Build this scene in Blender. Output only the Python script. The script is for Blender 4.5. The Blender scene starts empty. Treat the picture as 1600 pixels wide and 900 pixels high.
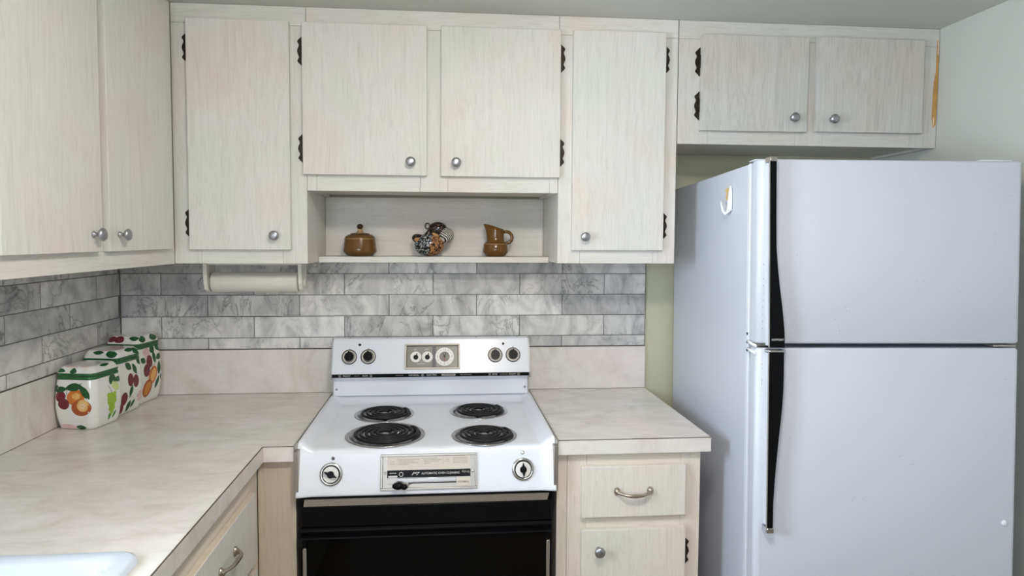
import bpy, bmesh, math, random
from mathutils import Vector, Matrix
PI = math.pi
scn = bpy.context.scene
COL = scn.collection

# ------------------------------------------------------------------ camera
cd = bpy.data.cameras.new('camera'); cam = bpy.data.objects.new('camera', cd); COL.objects.link(cam)
YAW, PIT, ROL = 0.0836, 0.0504, 0.0050
fw = Vector((math.sin(YAW)*math.cos(PIT), math.cos(YAW)*math.cos(PIT), -math.sin(PIT)))
rt0 = Vector((math.cos(YAW), -math.sin(YAW), 0)); up0 = rt0.cross(fw)
rt = math.cos(ROL)*rt0 + math.sin(ROL)*up0; up = -math.sin(ROL)*rt0 + math.cos(ROL)*up0
cam.matrix_world = Matrix(((rt.x, up.x, -fw.x, 0.0435), (rt.y, up.y, -fw.y, -2.4397), (rt.z, up.z, -fw.z, 1.5103), (0, 0, 0, 1)))
cd.sensor_width = 36.0; cd.lens = 977.0*36/1600
cd.shift_x = 25.39/1600; cd.shift_y = -27.46/1600
cd.clip_start = 0.02
scn.camera = cam

# ------------------------------------------------------------------ world and light
wd = bpy.data.worlds.new('sky'); scn.world = wd; wd.use_nodes = True
wb = wd.node_tree.nodes['Background']; wb.inputs[0].default_value = (0.62, 0.78, 1.0, 1); wb.inputs[1].default_value = 2.5

def area(name, loc, direction, sx, sy, power, color):
    l = bpy.data.lights.new(name, 'AREA'); l.shape = 'RECTANGLE'; l.size = sx; l.size_y = sy
    l.energy = power; l.color = color
    o = bpy.data.objects.new(name, l); COL.objects.link(o); o.location = loc
    o.rotation_euler = Vector(direction).to_track_quat('-Z', 'Y').to_euler()
    return o
area('rear_window_daylight', (-0.35, -4.42, 1.68), (0, 1, -0.1), 1.5, 0.70, 28, (0.86, 0.91, 1.0))
area('sink_window_daylight', (-1.36, -1.62, 1.53), (1, 0, -0.05), 0.74, 0.84, 56, (0.72, 0.85, 1.0))

scn.view_settings.view_transform = 'Standard'
scn.view_settings.look = 'None'
scn.view_settings.gamma = 1.0
scn.view_settings.use_curve_mapping = False
scn.view_settings.exposure = 0.11
LAMP = 80.0      # strength of the ceiling lamp's glass, built further down

# ------------------------------------------------------------------ materials
def nt(name):
    m = bpy.data.materials.new(name); m.use_nodes = True
    return m, m.node_tree.nodes, m.node_tree.links, m.node_tree.nodes['Principled BSDF']

def plain(name, col, rough=0.5, metal=0.0, spec=0.5, noise=0.0, nscale=8.0, bump=0.0, bscale=60.0, coat=0.0):
    m, N, L, b = nt(name)
    b.inputs['Base Color'].default_value = (*col, 1); b.inputs['Roughness'].default_value = rough
    b.inputs['Metallic'].default_value = metal; b.inputs['Specular IOR Level'].default_value = spec
    b.inputs['Coat Weight'].default_value = coat
    tc = N.new('ShaderNodeTexCoord')
    if noise > 0:
        n = N.new('ShaderNodeTexNoise'); n.inputs['Scale'].default_value = nscale; n.inputs['Detail'].default_value = 5
        L.new(tc.outputs['Object'], n.inputs['Vector'])
        mx = N.new('ShaderNodeMix'); mx.data_type = 'RGBA'
        mx.inputs[6].default_value = (*[c*(1-noise) for c in col], 1); mx.inputs[7].default_value = (*[min(1, c*(1+noise)) for c in col], 1)
        L.new(n.outputs['Fac'], mx.inputs[0]); L.new(mx.outputs[2], b.inputs['Base Color'])
    if bump > 0:
        n2 = N.new('ShaderNodeTexNoise'); n2.inputs['Scale'].default_value = bscale; n2.inputs['Detail'].default_value = 4
        L.new(tc.outputs['Object'], n2.inputs['Vector'])
        bp = N.new('ShaderNodeBump'); bp.inputs['Strength'].default_value = bump; bp.inputs['Distance'].default_value = 0.002
        L.new(n2.outputs['Fac'], bp.inputs['Height']); L.new(bp.outputs['Normal'], b.inputs['Normal'])
    return m

def ramp(N, stops):
    r = N.new('ShaderNodeValToRGB'); e = r.color_ramp.elements
    while len(e) < len(stops): e.new(0.5)
    for k, (p, c) in enumerate(stops):
        e[k].position = p; e[k].color = (*c, 1)
    return r

def oak(name, axis, light, dark, rough=0.42, warm=0.5):
    """whitewashed oak laminate, grain along one axis"""
    m, N, L, b = nt(name)
    tc = N.new('ShaderNodeTexCoord'); oi = N.new('ShaderNodeObjectInfo')
    mul = N.new('ShaderNodeMath'); mul.operation = 'MULTIPLY'; mul.inputs[1].default_value = 37.0
    L.new(oi.outputs['Random'], mul.inputs[0])
    ad = N.new('ShaderNodeVectorMath'); ad.operation = 'ADD'
    L.new(tc.outputs['Object'], ad.inputs[0]); L.new(mul.outputs[0], ad.inputs[1])
    s = [1, 1, 1]; s['xyz'.index(axis)] = 0.045
    mp = N.new('ShaderNodeMapping'); mp.inputs['Scale'].default_value = [v*1.0 for v in s]
    L.new(ad.outputs[0], mp.inputs['Vector'])
    # slow wander that bends the grain into cathedrals
    w = N.new('ShaderNodeTexNoise'); w.inputs['Scale'].default_value = 5.0; w.inputs['Detail'].default_value = 1.0
    mp2 = N.new('ShaderNodeMapping'); s2 = [1, 1, 1]; s2['xyz'.index(axis)] = 0.3; mp2.inputs['Scale'].default_value = s2
    L.new(ad.outputs[0], mp2.inputs['Vector']); L.new(mp2.outputs[0], w.inputs['Vector'])
    sc = N.new('ShaderNodeVectorMath'); sc.operation = 'SCALE'; sc.inputs['Scale'].default_value = 0.07
    L.new(w.outputs['Color'], sc.inputs[0])
    ad2 = N.new('ShaderNodeVectorMath'); ad2.operation = 'ADD'
    L.new(mp.outputs[0], ad2.inputs[0]); L.new(sc.outputs[0], ad2.inputs[1])
    g = N.new('ShaderNodeTexNoise'); g.inputs['Scale'].default_value = 260.0; g.inputs['Detail'].default_value = 4.0; g.inputs['Roughness'].default_value = 0.65
    L.new(ad2.outputs[0], g.inputs['Vector'])
    g2 = N.new('ShaderNodeTexNoise'); g2.inputs['Scale'].default_value = 75.0; g2.inputs['Detail'].default_value = 2.0
    L.new(ad2.outputs[0], g2.inputs['Vector'])
    av = N.new('ShaderNodeMath'); av.operation = 'MULTIPLY_ADD'; av.inputs[1].default_value = 0.68
    L.new(g.outputs['Fac'], av.inputs[0])
    h2 = N.new('ShaderNodeMath'); h2.operation = 'MULTIPLY'; h2.inputs[1].default_value = 0.32; L.new(g2.outputs['Fac'], h2.inputs[0])
    L.new(h2.outputs[0], av.inputs[2])
    r = ramp(N, [(0.30, dark), (0.46, [(a*0.35+c*0.65) for a, c in zip(dark, light)]), (0.62, light)])
    L.new(av.outputs[0], r.inputs[0])
    # broad pinkish / greenish washes of the whitewash stain
    t = N.new('ShaderNodeTexNoise'); t.inputs['Scale'].default_value = 3.2; t.inputs['Detail'].default_value = 2.0
    L.new(ad.outputs[0], t.inputs['Vector'])
    r2 = ramp(N, [(0.30, (0.95, 1.0, 0.95)), (0.5, (1, 1, 1)), (0.70, (1.0, 0.945-0.02*warm, 0.905-0.03*warm))])
    L.new(t.outputs['Fac'], r2.inputs[0])
    mx = N.new('ShaderNodeMix'); mx.data_type = 'RGBA'; mx.blend_type = 'MULTIPLY'; mx.inputs[0].default_value = 1.0
    L.new(r.outputs[0], mx.inputs[6]); L.new(r2.outputs[0], mx.inputs[7])
    L.new(mx.outputs[2], b.inputs['Base Color'])
    b.inputs['Roughness'].default_value = rough; b.inputs['Specular IOR Level'].default_value = 0.3
    bp = N.new('ShaderNodeBump'); bp.inputs['Strength'].default_value = 0.25; bp.inputs['Distance'].default_value = 0.0006
    L.new(av.outputs[0], bp.inputs['Height']); L.new(bp.outputs['Normal'], b.inputs['Normal'])
    return m

UL, UD = (0.775, 0.755, 0.710), (0.645, 0.615, 0.565)
BL_, BD = (0.77, 0.695, 0.61), (0.63, 0.55, 0.465)
M = {}
M['oak_v'] = oak('oak_vertical_grain', 'z', UL, UD)
M['oak_x'] = oak('oak_horizontal_grain', 'x', UL, UD)
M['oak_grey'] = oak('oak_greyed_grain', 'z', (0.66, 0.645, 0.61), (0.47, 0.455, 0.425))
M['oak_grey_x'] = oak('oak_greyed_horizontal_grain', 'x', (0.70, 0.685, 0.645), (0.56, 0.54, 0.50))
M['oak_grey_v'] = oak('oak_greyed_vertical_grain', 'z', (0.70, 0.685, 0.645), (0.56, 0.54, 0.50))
M['base_door'] = oak('base_oak_door_grain', 'z', (0.78, 0.735, 0.665), (0.65, 0.60, 0.53), warm=1.0)
M['oak_tan'] = oak('oak_unwashed_grain', 'z', (0.66, 0.56, 0.45), (0.54, 0.445, 0.345), warm=1.0)
M['oak_y'] = oak('oak_depth_grain', 'y', UL, UD)
M['base_v'] = oak('base_oak_vertical_grain', 'z', BL_, BD, warm=1.0)
M['base_x'] = oak('base_oak_horizontal_grain', 'x', BL_, BD, warm=1.0)
M['base_y'] = oak('base_oak_depth_grain', 'y', BL_, BD, warm=1.0)
M['edge'] = plain('cut_door_edge', (0.66, 0.57, 0.46), 0.6, noise=0.12, nscale=40)
M['seam'] = plain('dark_seam', (0.10, 0.075, 0.055), 0.7, noise=0.2, nscale=30)
M['bare'] = plain('bare_orange_wood', (0.56, 0.30, 0.085), 0.6, noise=0.25, nscale=25)
M['primer'] = plain('pale_splinter', (0.80, 0.66, 0.48), 0.7, noise=0.15, nscale=60)
M['wall'] = plain('cream_green_paint', (0.56, 0.555, 0.40), 0.45, noise=0.03, nscale=5, bump=0.15, bscale=50)
M['wall_r'] = plain('pale_wall_paint', (0.60, 0.61, 0.555), 0.5, noise=0.03, nscale=4, bump=0.2, bscale=40)
M['ceil'] = plain('ceiling_paint', (0.62, 0.63, 0.585), 0.55, noise=0.02, nscale=3, bump=0.1, bscale=30)
M['floor'] = plain('floor_vinyl', (0.30, 0.24, 0.18), 0.4, noise=0.2, nscale=6)
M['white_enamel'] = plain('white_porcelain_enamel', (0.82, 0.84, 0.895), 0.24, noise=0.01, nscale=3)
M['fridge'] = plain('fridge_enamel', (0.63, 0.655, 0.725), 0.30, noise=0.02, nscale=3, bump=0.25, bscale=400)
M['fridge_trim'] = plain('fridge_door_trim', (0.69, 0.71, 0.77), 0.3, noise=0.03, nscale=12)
M['gasket'] = plain('grey_gasket', (0.30, 0.31, 0.34), 0.6, noise=0.1, nscale=30)
M['mullion'] = plain('dark_grey_mullion', (0.045, 0.048, 0.06), 0.35, noise=0.1, nscale=30)
M['black'] = plain('glossy_black', (0.003, 0.003, 0.004), 0.32, spec=0.14, noise=0.1, nscale=30)
M['black_glass'] = plain('black_oven_glass', (0.002, 0.002, 0.002), 0.04, spec=0.10, noise=0.1, nscale=20)
M['black_matte'] = plain('coil_black', (0.008, 0.008, 0.009), 0.50, spec=0.3, noise=0.25, nscale=80)
M['chrome'] = plain('chrome', (0.62, 0.61, 0.60), 0.16, metal=1.0, noise=0.05, nscale=15)
M['worn_chrome'] = plain('worn_drip_pan_chrome', (0.50, 0.49, 0.48), 0.24, metal=1.0, noise=0.35, nscale=28, bump=0.2, bscale=90)
M['steel'] = plain('brushed_steel', (0.50, 0.47, 0.43), 0.42, metal=1.0, noise=0.08, nscale=60)
M['nickel'] = plain('satin_nickel', (0.42, 0.42, 0.44), 0.36, metal=1.0, noise=0.05, nscale=30)
M['pewter'] = plain('bronze_pewter', (0.44, 0.385, 0.31), 0.30, metal=1.0, noise=0.12, nscale=40)
M['hinge'] = plain('antique_bronze', (0.035, 0.026, 0.018), 0.38, metal=0.7, noise=0.7, nscale=160, bump=0.6, bscale=260)
M['label_metal'] = plain('cream_label_metal', (0.66, 0.60, 0.52), 0.45, metal=0.1, noise=0.03, nscale=30)
M['label_grey'] = plain('grey_clock_face', (0.23, 0.22, 0.185), 0.35, noise=0.05, nscale=30)
M['dial_white'] = plain('dial_white', (0.83, 0.81, 0.77), 0.35, noise=0.03, nscale=50)
M['print_white'] = plain('print_white', (0.62, 0.62, 0.60), 0.5, noise=0.05, nscale=50)
M['print_dark'] = plain('print_dark', (0.09, 0.085, 0.08), 0.5, noise=0.1, nscale=50)
M['print_red'] = plain('print_red', (0.50, 0.06, 0.05), 0.5, noise=0.1, nscale=50)
M['print_grey'] = plain('print_grey', (0.30, 0.27, 0.24), 0.6, noise=0.1, nscale=50)
M['lamp_red'] = plain('unlit_red_lens', (0.035, 0.006, 0.010), 0.2, noise=0.1, nscale=50)
M['grout'] = plain('grey_grout', (0.17, 0.165, 0.155), 0.9, noise=0.15, nscale=60)
M['plastic_white'] = plain('white_plastic', (0.82, 0.84, 0.87), 0.35, noise=0.02, nscale=20)
M['cream_plastic'] = plain('cream_plastic', (0.74, 0.72, 0.63), 0.4, noise=0.04, nscale=20)
M['paper_tube'] = plain('cream_roller', (0.70, 0.685, 0.61), 0.55, noise=0.04, nscale=30, bump=0.2, bscale=120)
M['sink'] = plain('sink_enamel', (0.64, 0.70, 0.78), 0.12, noise=0.02, nscale=4)
M['glue'] = plain('yellow_glue', (0.70, 0.50, 0.20), 0.6, noise=0.3, nscale=120)
M['brown_glaze'] = plain('brown_glaze', (0.150, 0.068, 0.012), 0.16, noise=0.22, nscale=30)
M['dark_glaze'] = plain('dark_brown_glaze', (0.030, 0.012, 0.006), 0.15, noise=0.2, nscale=40)
M['lid_tan'] = plain('tan_lid_glaze', (0.42, 0.27, 0.13), 0.2, noise=0.2, nscale=40)
M['pot_white'] = plain('white_glazed_ceramic', (0.80, 0.79, 0.74), 0.13, noise=0.02, nscale=10, coat=0.4)
M['rim_green'] = plain('green_rim_glaze', (0.012, 0.115, 0.025), 0.16, noise=0.25, nscale=40)
M['leaf'] = plain('leaf_glaze', (0.012, 0.085, 0.022), 0.2, noise=0.6, nscale=120)
M['leaf2'] = plain('light_leaf_glaze', (0.10, 0.26, 0.05), 0.2, noise=0.4, nscale=120)
M['plum'] = plain('plum_glaze', (0.165, 0.016, 0.030), 0.2, noise=0.45, nscale=70)
M['orange'] = plain('orange_glaze', (0.60, 0.17, 0.025), 0.2, noise=0.45, nscale=55)
M['orange_l'] = plain('orange_flesh_glaze', (0.80, 0.42, 0.12), 0.2, noise=0.3, nscale=90)
M['orange_d'] = plain('deep_orange_glaze', (0.38, 0.085, 0.02), 0.2, noise=0.4, nscale=60)
M['seedline'] = plain('pale_segment_lines', (0.88, 0.74, 0.50), 0.3, noise=0.1, nscale=60)
M['grape'] = plain('green_grape_glaze', (0.34, 0.50, 0.04), 0.2, noise=0.35, nscale=90)
M['pear'] = plain('pear_glaze', (0.58, 0.66, 0.28), 0.2, noise=0.25, nscale=50)
M['blossom'] = plain('pink_blossom_glaze', (0.72, 0.50, 0.46), 0.25, noise=0.25, nscale=60)
M['stem'] = plain('dark_stem_glaze', (0.03, 0.035, 0.02), 0.3, noise=0.2, nscale=60)
M['frame_white'] = plain('white_window_frame', (0.8, 0.8, 0.78), 0.4, noise=0.02, nscale=8)

def laminate():
    m, N, L, b = nt('mottled_laminate')
    tc = N.new('ShaderNodeTexCoord')
    mp = N.new('ShaderNodeMapping'); mp.inputs['Scale'].default_value = (1, 2.2, 1); L.new(tc.outputs['Object'], mp.inputs['Vector'])
    n = N.new('ShaderNodeTexNoise'); n.inputs['Scale'].default_value = 6.5; n.inputs['Detail'].default_value = 9; n.inputs['Roughness'].default_value = 0.72; n.inputs['Distortion'].default_value = 0.6
    L.new(mp.outputs[0], n.inputs['Vector'])
    r = ramp(N, [(0.32, (0.66, 0.61, 0.575)), (0.48, (0.755, 0.725, 0.695)), (0.64, (0.83, 0.80, 0.78))]); L.new(n.outputs['Fac'], r.inputs[0])
    n2 = N.new('ShaderNodeTexNoise'); n2.inputs['Scale'].default_value = 2.2; n2.inputs['Detail'].default_value = 3
    L.new(tc.outputs['Object'], n2.inputs['Vector'])
    r2 = ramp(N, [(0.35, (0.97, 1.0, 0.97)), (0.65, (1.0, 0.95, 0.93))]); L.new(n2.outputs['Fac'], r2.inputs[0])
    mx = N.new('ShaderNodeMix'); mx.data_type = 'RGBA'; mx.blend_type = 'MULTIPLY'; mx.inputs[0].default_value = 1
    L.new(r.outputs[0], mx.inputs[6]); L.new(r2.outputs[0], mx.inputs[7]); L.new(mx.outputs[2], b.inputs['Base Color'])
    b.inputs['Roughness'].default_value = 0.27
    return m
M['laminate'] = laminate()

def marble():
    m, N, L, b = nt('grey_veined_marble')
    tc = N.new('ShaderNodeTexCoord'); ge = N.new('ShaderNodeNewGeometry')
    mu = N.new('ShaderNodeMath'); mu.operation = 'MULTIPLY'; mu.inputs[1].default_value = 91.0; L.new(ge.outputs['Random Per Island'], mu.inputs[0])
    ad = N.new('ShaderNodeVectorMath'); ad.operation = 'ADD'; L.new(tc.outputs['Object'], ad.inputs[0]); L.new(mu.outputs[0], ad.inputs[1])
    mp = N.new('ShaderNodeMapping'); mp.inputs['Rotation'].default_value = (0.3, 0.75, 0.2); mp.inputs['Scale'].default_value = (1.6, 1, 0.9)
    L.new(ad.outputs[0], mp.inputs['Vector'])
    c = N.new('ShaderNodeTexNoise'); c.inputs['Scale'].default_value = 7.0; c.inputs['Detail'].default_value = 8; c.inputs['Roughness'].default_value = 0.62; c.inputs['Distortion'].default_value = 0.9
    L.new(mp.outputs[0], c.inputs['Vector'])
    rc = ramp(N, [(0.30, (0.34, 0.34, 0.345)), (0.45, (0.55, 0.545, 0.535)), (0.60, (0.72, 0.71, 0.69))]); L.new(c.outputs['Fac'], rc.inputs[0])
    v = N.new('ShaderNodeTexNoise'); v.inputs['Scale'].default_value = 6.0; v.inputs['Detail'].default_value = 5; v.inputs['Roughness'].default_value = 0.6; v.inputs['Distortion'].default_value = 1.6
    L.new(mp.outputs[0], v.inputs['Vector'])
    sb = N.new('ShaderNodeMath'); sb.operation = 'SUBTRACT'; sb.inputs[1].default_value = 0.5; L.new(v.outputs['Fac'], sb.inputs[0])
    ab = N.new('ShaderNodeMath'); ab.operation = 'ABSOLUTE'; L.new(sb.outputs[0], ab.inputs[0])
    rv = ramp(N, [(0.0, (0.42, 0.415, 0.41)), (0.010, (0.78, 0.78, 0.78)), (0.035, (1, 1, 1))]); L.new(ab.outputs[0], rv.inputs[0])
    # the veins come and go
    vm = N.new('ShaderNodeTexNoise'); vm.inputs['Scale'].default_value = 5.0; L.new(ad.outputs[0], vm.inputs['Vector'])
    rm = ramp(N, [(0.42, (0, 0, 0)), (0.60, (1, 1, 1))]); L.new(vm.outputs['Fac'], rm.inputs[0])
    m1 = N.new('ShaderNodeMix'); m1.data_type = 'RGBA'; m1.blend_type = 'MULTIPLY'
    L.new(rm.outputs[0], m1.inputs[0]); L.new(rc.outputs[0], m1.inputs[6]); L.new(rv.outputs[0], m1.inputs[7])
    ri = ramp(N, [(0.0, (0.80, 0.80, 0.81)), (0.3, (0.93, 0.93, 0.93)), (0.6, (1.05, 1.04, 1.02)), (1.0, (1.22, 1.22, 1.22))])
    wn = N.new('ShaderNodeTexWhiteNoise'); wn.noise_dimensions = '1D'; L.new(mu.outputs[0], wn.inputs['W'])
    L.new(wn.outputs['Value'], ri.inputs[0])
    m2 = N.new('ShaderNodeMix'); m2.data_type = 'RGBA'; m2.blend_type = 'MULTIPLY'; m2.inputs[0].default_value = 1
    L.new(m1.outputs[2], m2.inputs[6]); L.new(ri.outputs[0], m2.inputs[7]); L.new(m2.outputs[2], b.inputs['Base Color'])
    b.inputs['Roughness'].default_value = 0.10
    return m
M['marble'] = marble()

def patterned(name, kind):
    m, N, L, b = nt(name)
    tc = N.new('ShaderNodeTexCoord')
    if kind == 'zebra':
        w = N.new('ShaderNodeTexWave'); w.inputs['Scale'].default_value = 60; w.inputs['Distortion'].default_value = 3.5; w.inputs['Detail'].default_value = 1; w.bands_direction = 'DIAGONAL'; w.inputs['Detail Scale'].default_value = 0.6
        L.new(tc.outputs['Object'], w.inputs['Vector'])
        r = ramp(N, [(0.44, (0.012, 0.010, 0.010)), (0.54, (0.62, 0.58, 0.52))]); L.new(w.outputs['Fac'], r.inputs[0]); out = r.outputs[0]
    else:
        v = N.new('ShaderNodeTexVoronoi'); v.inputs['Scale'].default_value = 150 if kind == 'tan' else 130
        L.new(tc.outputs['Object'], v.inputs['Vector'])
        if kind == 'tan': r = ramp(N, [(0.25, (0.50, 0.26, 0.11)), (0.55, (0.26, 0.10, 0.04)), (0.75, (0.02, 0.012, 0.01))])
        elif kind == 'dark': r = ramp(N, [(0.10, (0.28, 0.16, 0.09)), (0.34, (0.035, 0.018, 0.016)), (0.6, (0.012, 0.010, 0.010))])
        else: r = ramp(N, [(0.2, (0.60, 0.58, 0.50)), (0.42, (0.16, 0.19, 0.20)), (0.62, (0.010, 0.010, 0.012))])
        L.new(v.outputs['Distance'], r.inputs[0]); out = r.outputs[0]
    L.new(out, b.inputs['Base Color']); b.inputs['Roughness'].default_value = 0.18
    return m
for k in ('zebra', 'tan', 'dark', 'mosaic'): M['pat_'+k] = patterned('patterned_'+k, k)
M['tan_plain'] = plain('tan_inner_ear', (0.50, 0.26, 0.09), 0.22, noise=0.3, nscale=60)

def pane_mat():
    m, N, L, b = nt('clear_window_glass')
    t = N.new('ShaderNodeBsdfTransparent'); g = N.new('ShaderNodeBsdfGlossy'); g.inputs['Roughness'].default_value = 0.02
    f = N.new('ShaderNodeFresnel'); f.inputs['IOR'].default_value = 1.45
    mx = N.new('ShaderNodeMixShader'); L.new(f.outputs[0], mx.inputs[0]); L.new(t.outputs[0], mx.inputs[1]); L.new(g.outputs[0], mx.inputs[2])
    L.new(mx.outputs[0], N['Material Output'].inputs['Surface'])
    return m
M['pane'] = pane_mat()
M['lamp_glass'] = plain('lit_opal_glass', (0.8, 0.8, 0.78), 0.4, noise=0.01)
M['lamp_glass'].node_tree.nodes['Principled BSDF'].inputs['Emission Color'].default_value = (1.0, 0.93, 0.85, 1)
M['lamp_glass'].node_tree.nodes['Principled BSDF'].inputs['Emission Strength'].default_value = LAMP

# ------------------------------------------------------------------ mesh builder
class MB:
    def __init__(s): s.bm = bmesh.new(); s.mats = []; s.M = Matrix.Identity(4)
    def mi(s, m):
        if m not in s.mats: s.mats.append(m)
        return s.mats.index(m)
    def vert(s, p): return s.bm.verts.new(s.M @ Vector(p))
    def face(s, vs, m, smooth=False):
        try: f = s.bm.faces.new(vs)
        except ValueError: return None
        f.material_index = s.mi(m); f.smooth = smooth; return f
    def box(s, x0, x1, y0, y1, z0, z1, m, bev=0.0, seg=2):
        x0, x1 = min(x0, x1), max(x0, x1); y0, y1 = min(y0, y1), max(y0, y1); z0, z1 = min(z0, z1), max(z0, z1)
        V = [s.vert((x, y, z)) for z in (z0, z1) for y in (y0, y1) for x in (x0, x1)]
        fs = [s.face([V[i] for i in q], m) for q in ((0, 2, 3, 1), (4, 5, 7, 6), (0, 1, 5, 4), (2, 6, 7, 3), (0, 4, 6, 2), (1, 3, 7, 5))]
        if bev > 0:
            es = list({e for f in fs for e in f.edges})
            r = bmesh.ops.bevel(s.bm, geom=es, offset=bev, segments=seg, affect='EDGES', profile=0.5)
            for f in r['faces']: f.material_index = s.mi(m); f.smooth = True
        return fs
    def lathe(s, prof, m, n=32, center=(0, 0, 0), mats=None, cap=True, smooth=True, sx=1.0, sy=1.0):
        """profile of (r, z) about local z"""
        c = Vector(center); rings = []
        for r, z in prof:
            rings.append([s.vert(c + Vector((r*sx*math.cos(2*PI*k/n), r*sy*math.sin(2*PI*k/n), z))) for k in range(n)])
        for i in range(len(rings)-1):
            mm = mats[i] if mats else m
            for k in range(n):
                s.face([rings[i][k], rings[i][(k+1) % n], rings[i+1][(k+1) % n], rings[i+1][k]], mm, smooth)
        if cap:
            s.face(list(reversed(rings[0])), mats[0] if mats else m); s.face(rings[-1], mats[-1] if mats else m)
        return rings
    def tube(s, pts, r, m, n=10, closed=False, rad=None, flat=1.0):
        pts = [Vector(p) for p in pts]; N_ = len(pts); rings = []; prev = None
        for i, p in enumerate(pts):
            if closed: t = pts[(i+1) % N_] - pts[i-1]
            else: t = pts[min(i+1, N_-1)] - pts[max(i-1, 0)]
            t.normalize()
            if prev is None:
                a = Vector((0, 0, 1)) if abs(t.z) < 0.9 else Vector((1, 0, 0))
                u = t.cross(a).normalized()
            else: u = (prev - t*prev.dot(t)).normalized()
            prev = u; w = t.cross(u)
            rr = rad[i] if rad else r
            rings.append([s.vert(p + u*rr*math.cos(2*PI*k/n) + w*rr*flat*math.sin(2*PI*k/n)) for k in range(n)])
        for i in range(N_ if closed else N_-1):
            a, b = rings[i], rings[(i+1) % N_]
            for k in range(n): s.face([a[k], a[(k+1) % n], b[(k+1) % n], b[k]], m, True)
        if not closed:
            s.face(list(reversed(rings[0])), m); s.face(rings[-1], m)
    def prism(s, poly, d0, d1, m, axis='y', smooth=False):
        """outline of 2-D points extruded along an axis from d0 to d1"""
        def P(a, b, d): return {'y': (a, d, b), 'x': (d, a, b), 'z': (a, b, d)}[axis]
        A = [s.vert(P(a, b, d0)) for a, b in poly]; B = [s.vert(P(a, b, d1)) for a, b in poly]
        s.face(A, m); s.face(list(reversed(B)), m)
        for i in range(len(poly)):
            j = (i+1) % len(poly); s.face([A[j], A[i], B[i], B[j]], m, smooth)
    def sphere(s, c, r, m, sc=(1, 1, 1), n=20, rot=None):
        mat = s.M @ Matrix.Translation(c) @ (rot.to_4x4() if rot else Matrix.Identity(4)) @ Matrix.Diagonal((*[r*k for k in sc], 1))
        g = bmesh.ops.create_uvsphere(s.bm, u_segments=n, v_segments=n//2+2, radius=1.0, matrix=mat)
        mi = s.mi(m)
        for f in {f for v in g['verts'] for f in v.link_faces}: f.material_index = mi; f.smooth = True

TH = {}
def link(o): COL.objects.link(o); return o
def thing(name, loc, label, cat, group=None, rot=None):
    o = link(bpy.data.objects.new(name, None)); o.empty_display_size = 0.05
    mt = Matrix.Translation(loc) @ (rot if rot else Matrix.Identity(4))
    o.matrix_world = mt; TH[o.name] = mt
    o['label'] = label; o['category'] = cat
    if group: o['group'] = group
    return o
def build(mb, name, parent=None, label=None, local=False):
    """link as one mesh object; vertices are world coordinates unless local"""
    bmesh.ops.recalc_face_normals(mb.bm, faces=mb.bm.faces[:])
    me = bpy.data.meshes.new(name); mb.bm.to_mesh(me); mb.bm.free()
    for m in mb.mats: me.materials.append(m)
    o = link(bpy.data.objects.new(name, me))
    if parent:
        r = parent
        while r.parent: r = r.parent
        if not local and r.name in TH: me.transform(TH[r.name].inverted())
        o.parent = parent
    if label: o['label'] = label
    return o
def struct(mb, name):
    o = build(mb, name); o['kind'] = 'structure'; return o
def single(mb, name, loc, label, cat, group=None):
    mt = Matrix.Translation(loc); o = build(mb, name)
    o.data.transform(mt.inverted()); o.location = loc; o['label'] = label; o['category'] = cat
    if group: o['group'] = group
    return o

def text_mesh(name, body, size, m, parent, mat, align='CENTER', shear=0.0, width=1.0, extrude=0.0002, bold=0.0):
    cu = bpy.data.curves.new(name, 'FONT'); cu.body = body; cu.size = size; cu.align_x = align; cu.align_y = 'CENTER'
    cu.extrude = extrude; cu.shear = shear; cu.space_character = 1.05; cu.offset = bold
    t = bpy.data.objects.new(name, cu); COL.objects.link(t)
    dg = bpy.context.evaluated_depsgraph_get(); me = bpy.data.meshes.new_from_object(t.evaluated_get(dg))
    COL.objects.unlink(t); bpy.data.objects.remove(t)
    r = parent
    while r.parent: r = r.parent
    me.transform(Matrix.Diagonal((width, 1, 1, 1)))
    me.transform(mat)
    if r.name in TH: me.transform(TH[r.name].inverted())
    me.materials.clear(); me.materials.append(m)
    o = link(bpy.data.objects.new(name, me)); o.parent = parent
    return o

# ------------------------------------------------------------------ room shell
XL, XR, YR, ZC = -1.1662, 1.80, -4.25, 2.2616
mb = MB(); mb.box(XL-.1, XR+.1, YR-.1, .12, -.1, 0, M['floor']); struct(mb, 'floor')
mb = MB(); mb.box(XL-.1, XR+.1, YR-.1, .12, ZC, ZC+.1, M['ceil']); struct(mb, 'ceiling')
mb = MB(); mb.box(XL-.1, XR+.1, .010, .12, 0, ZC, M['wall']); struct(mb, 'wall_back')
mb = MB(); mb.box(XR, XR+.1, YR-.1, .01, 0, ZC, M['wall_r']); struct(mb, 'wall_right')
def wall_x(name, x0, x1, y0, y1, hy0, hy1, hz0, hz1, m):
    mb = MB()
    mb.box(x0, x1, y0, hy0, 0, ZC, m); mb.box(x0, x1, hy1, y1, 0, ZC, m)
    mb.box(x0, x1, hy0, hy1, 0, hz0, m); mb.box(x0, x1, hy0, hy1, hz1, ZC, m)
    struct(mb, name)
wall_x('wall_left', XL-.1, XL, YR-.1, .01, -2.00, -1.245, 1.10, 1.96, M['wall_r'])
mb = MB()
hx0, hx1, hz0, hz1 = -1.10, 0.40, 1.32, 2.05
mb.box(XL, hx0, YR-.1, YR, 0, ZC, M['wall_r']); mb.box(hx1, XR, YR-.1, YR, 0, ZC, M['wall_r'])
mb.box(hx0, hx1, YR-.1, YR, 0, hz0, M['wall_r']); mb.box(hx0, hx1, YR-.1, YR, hz1, ZC, M['wall_r'])
struct(mb, 'wall_rear')
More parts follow.
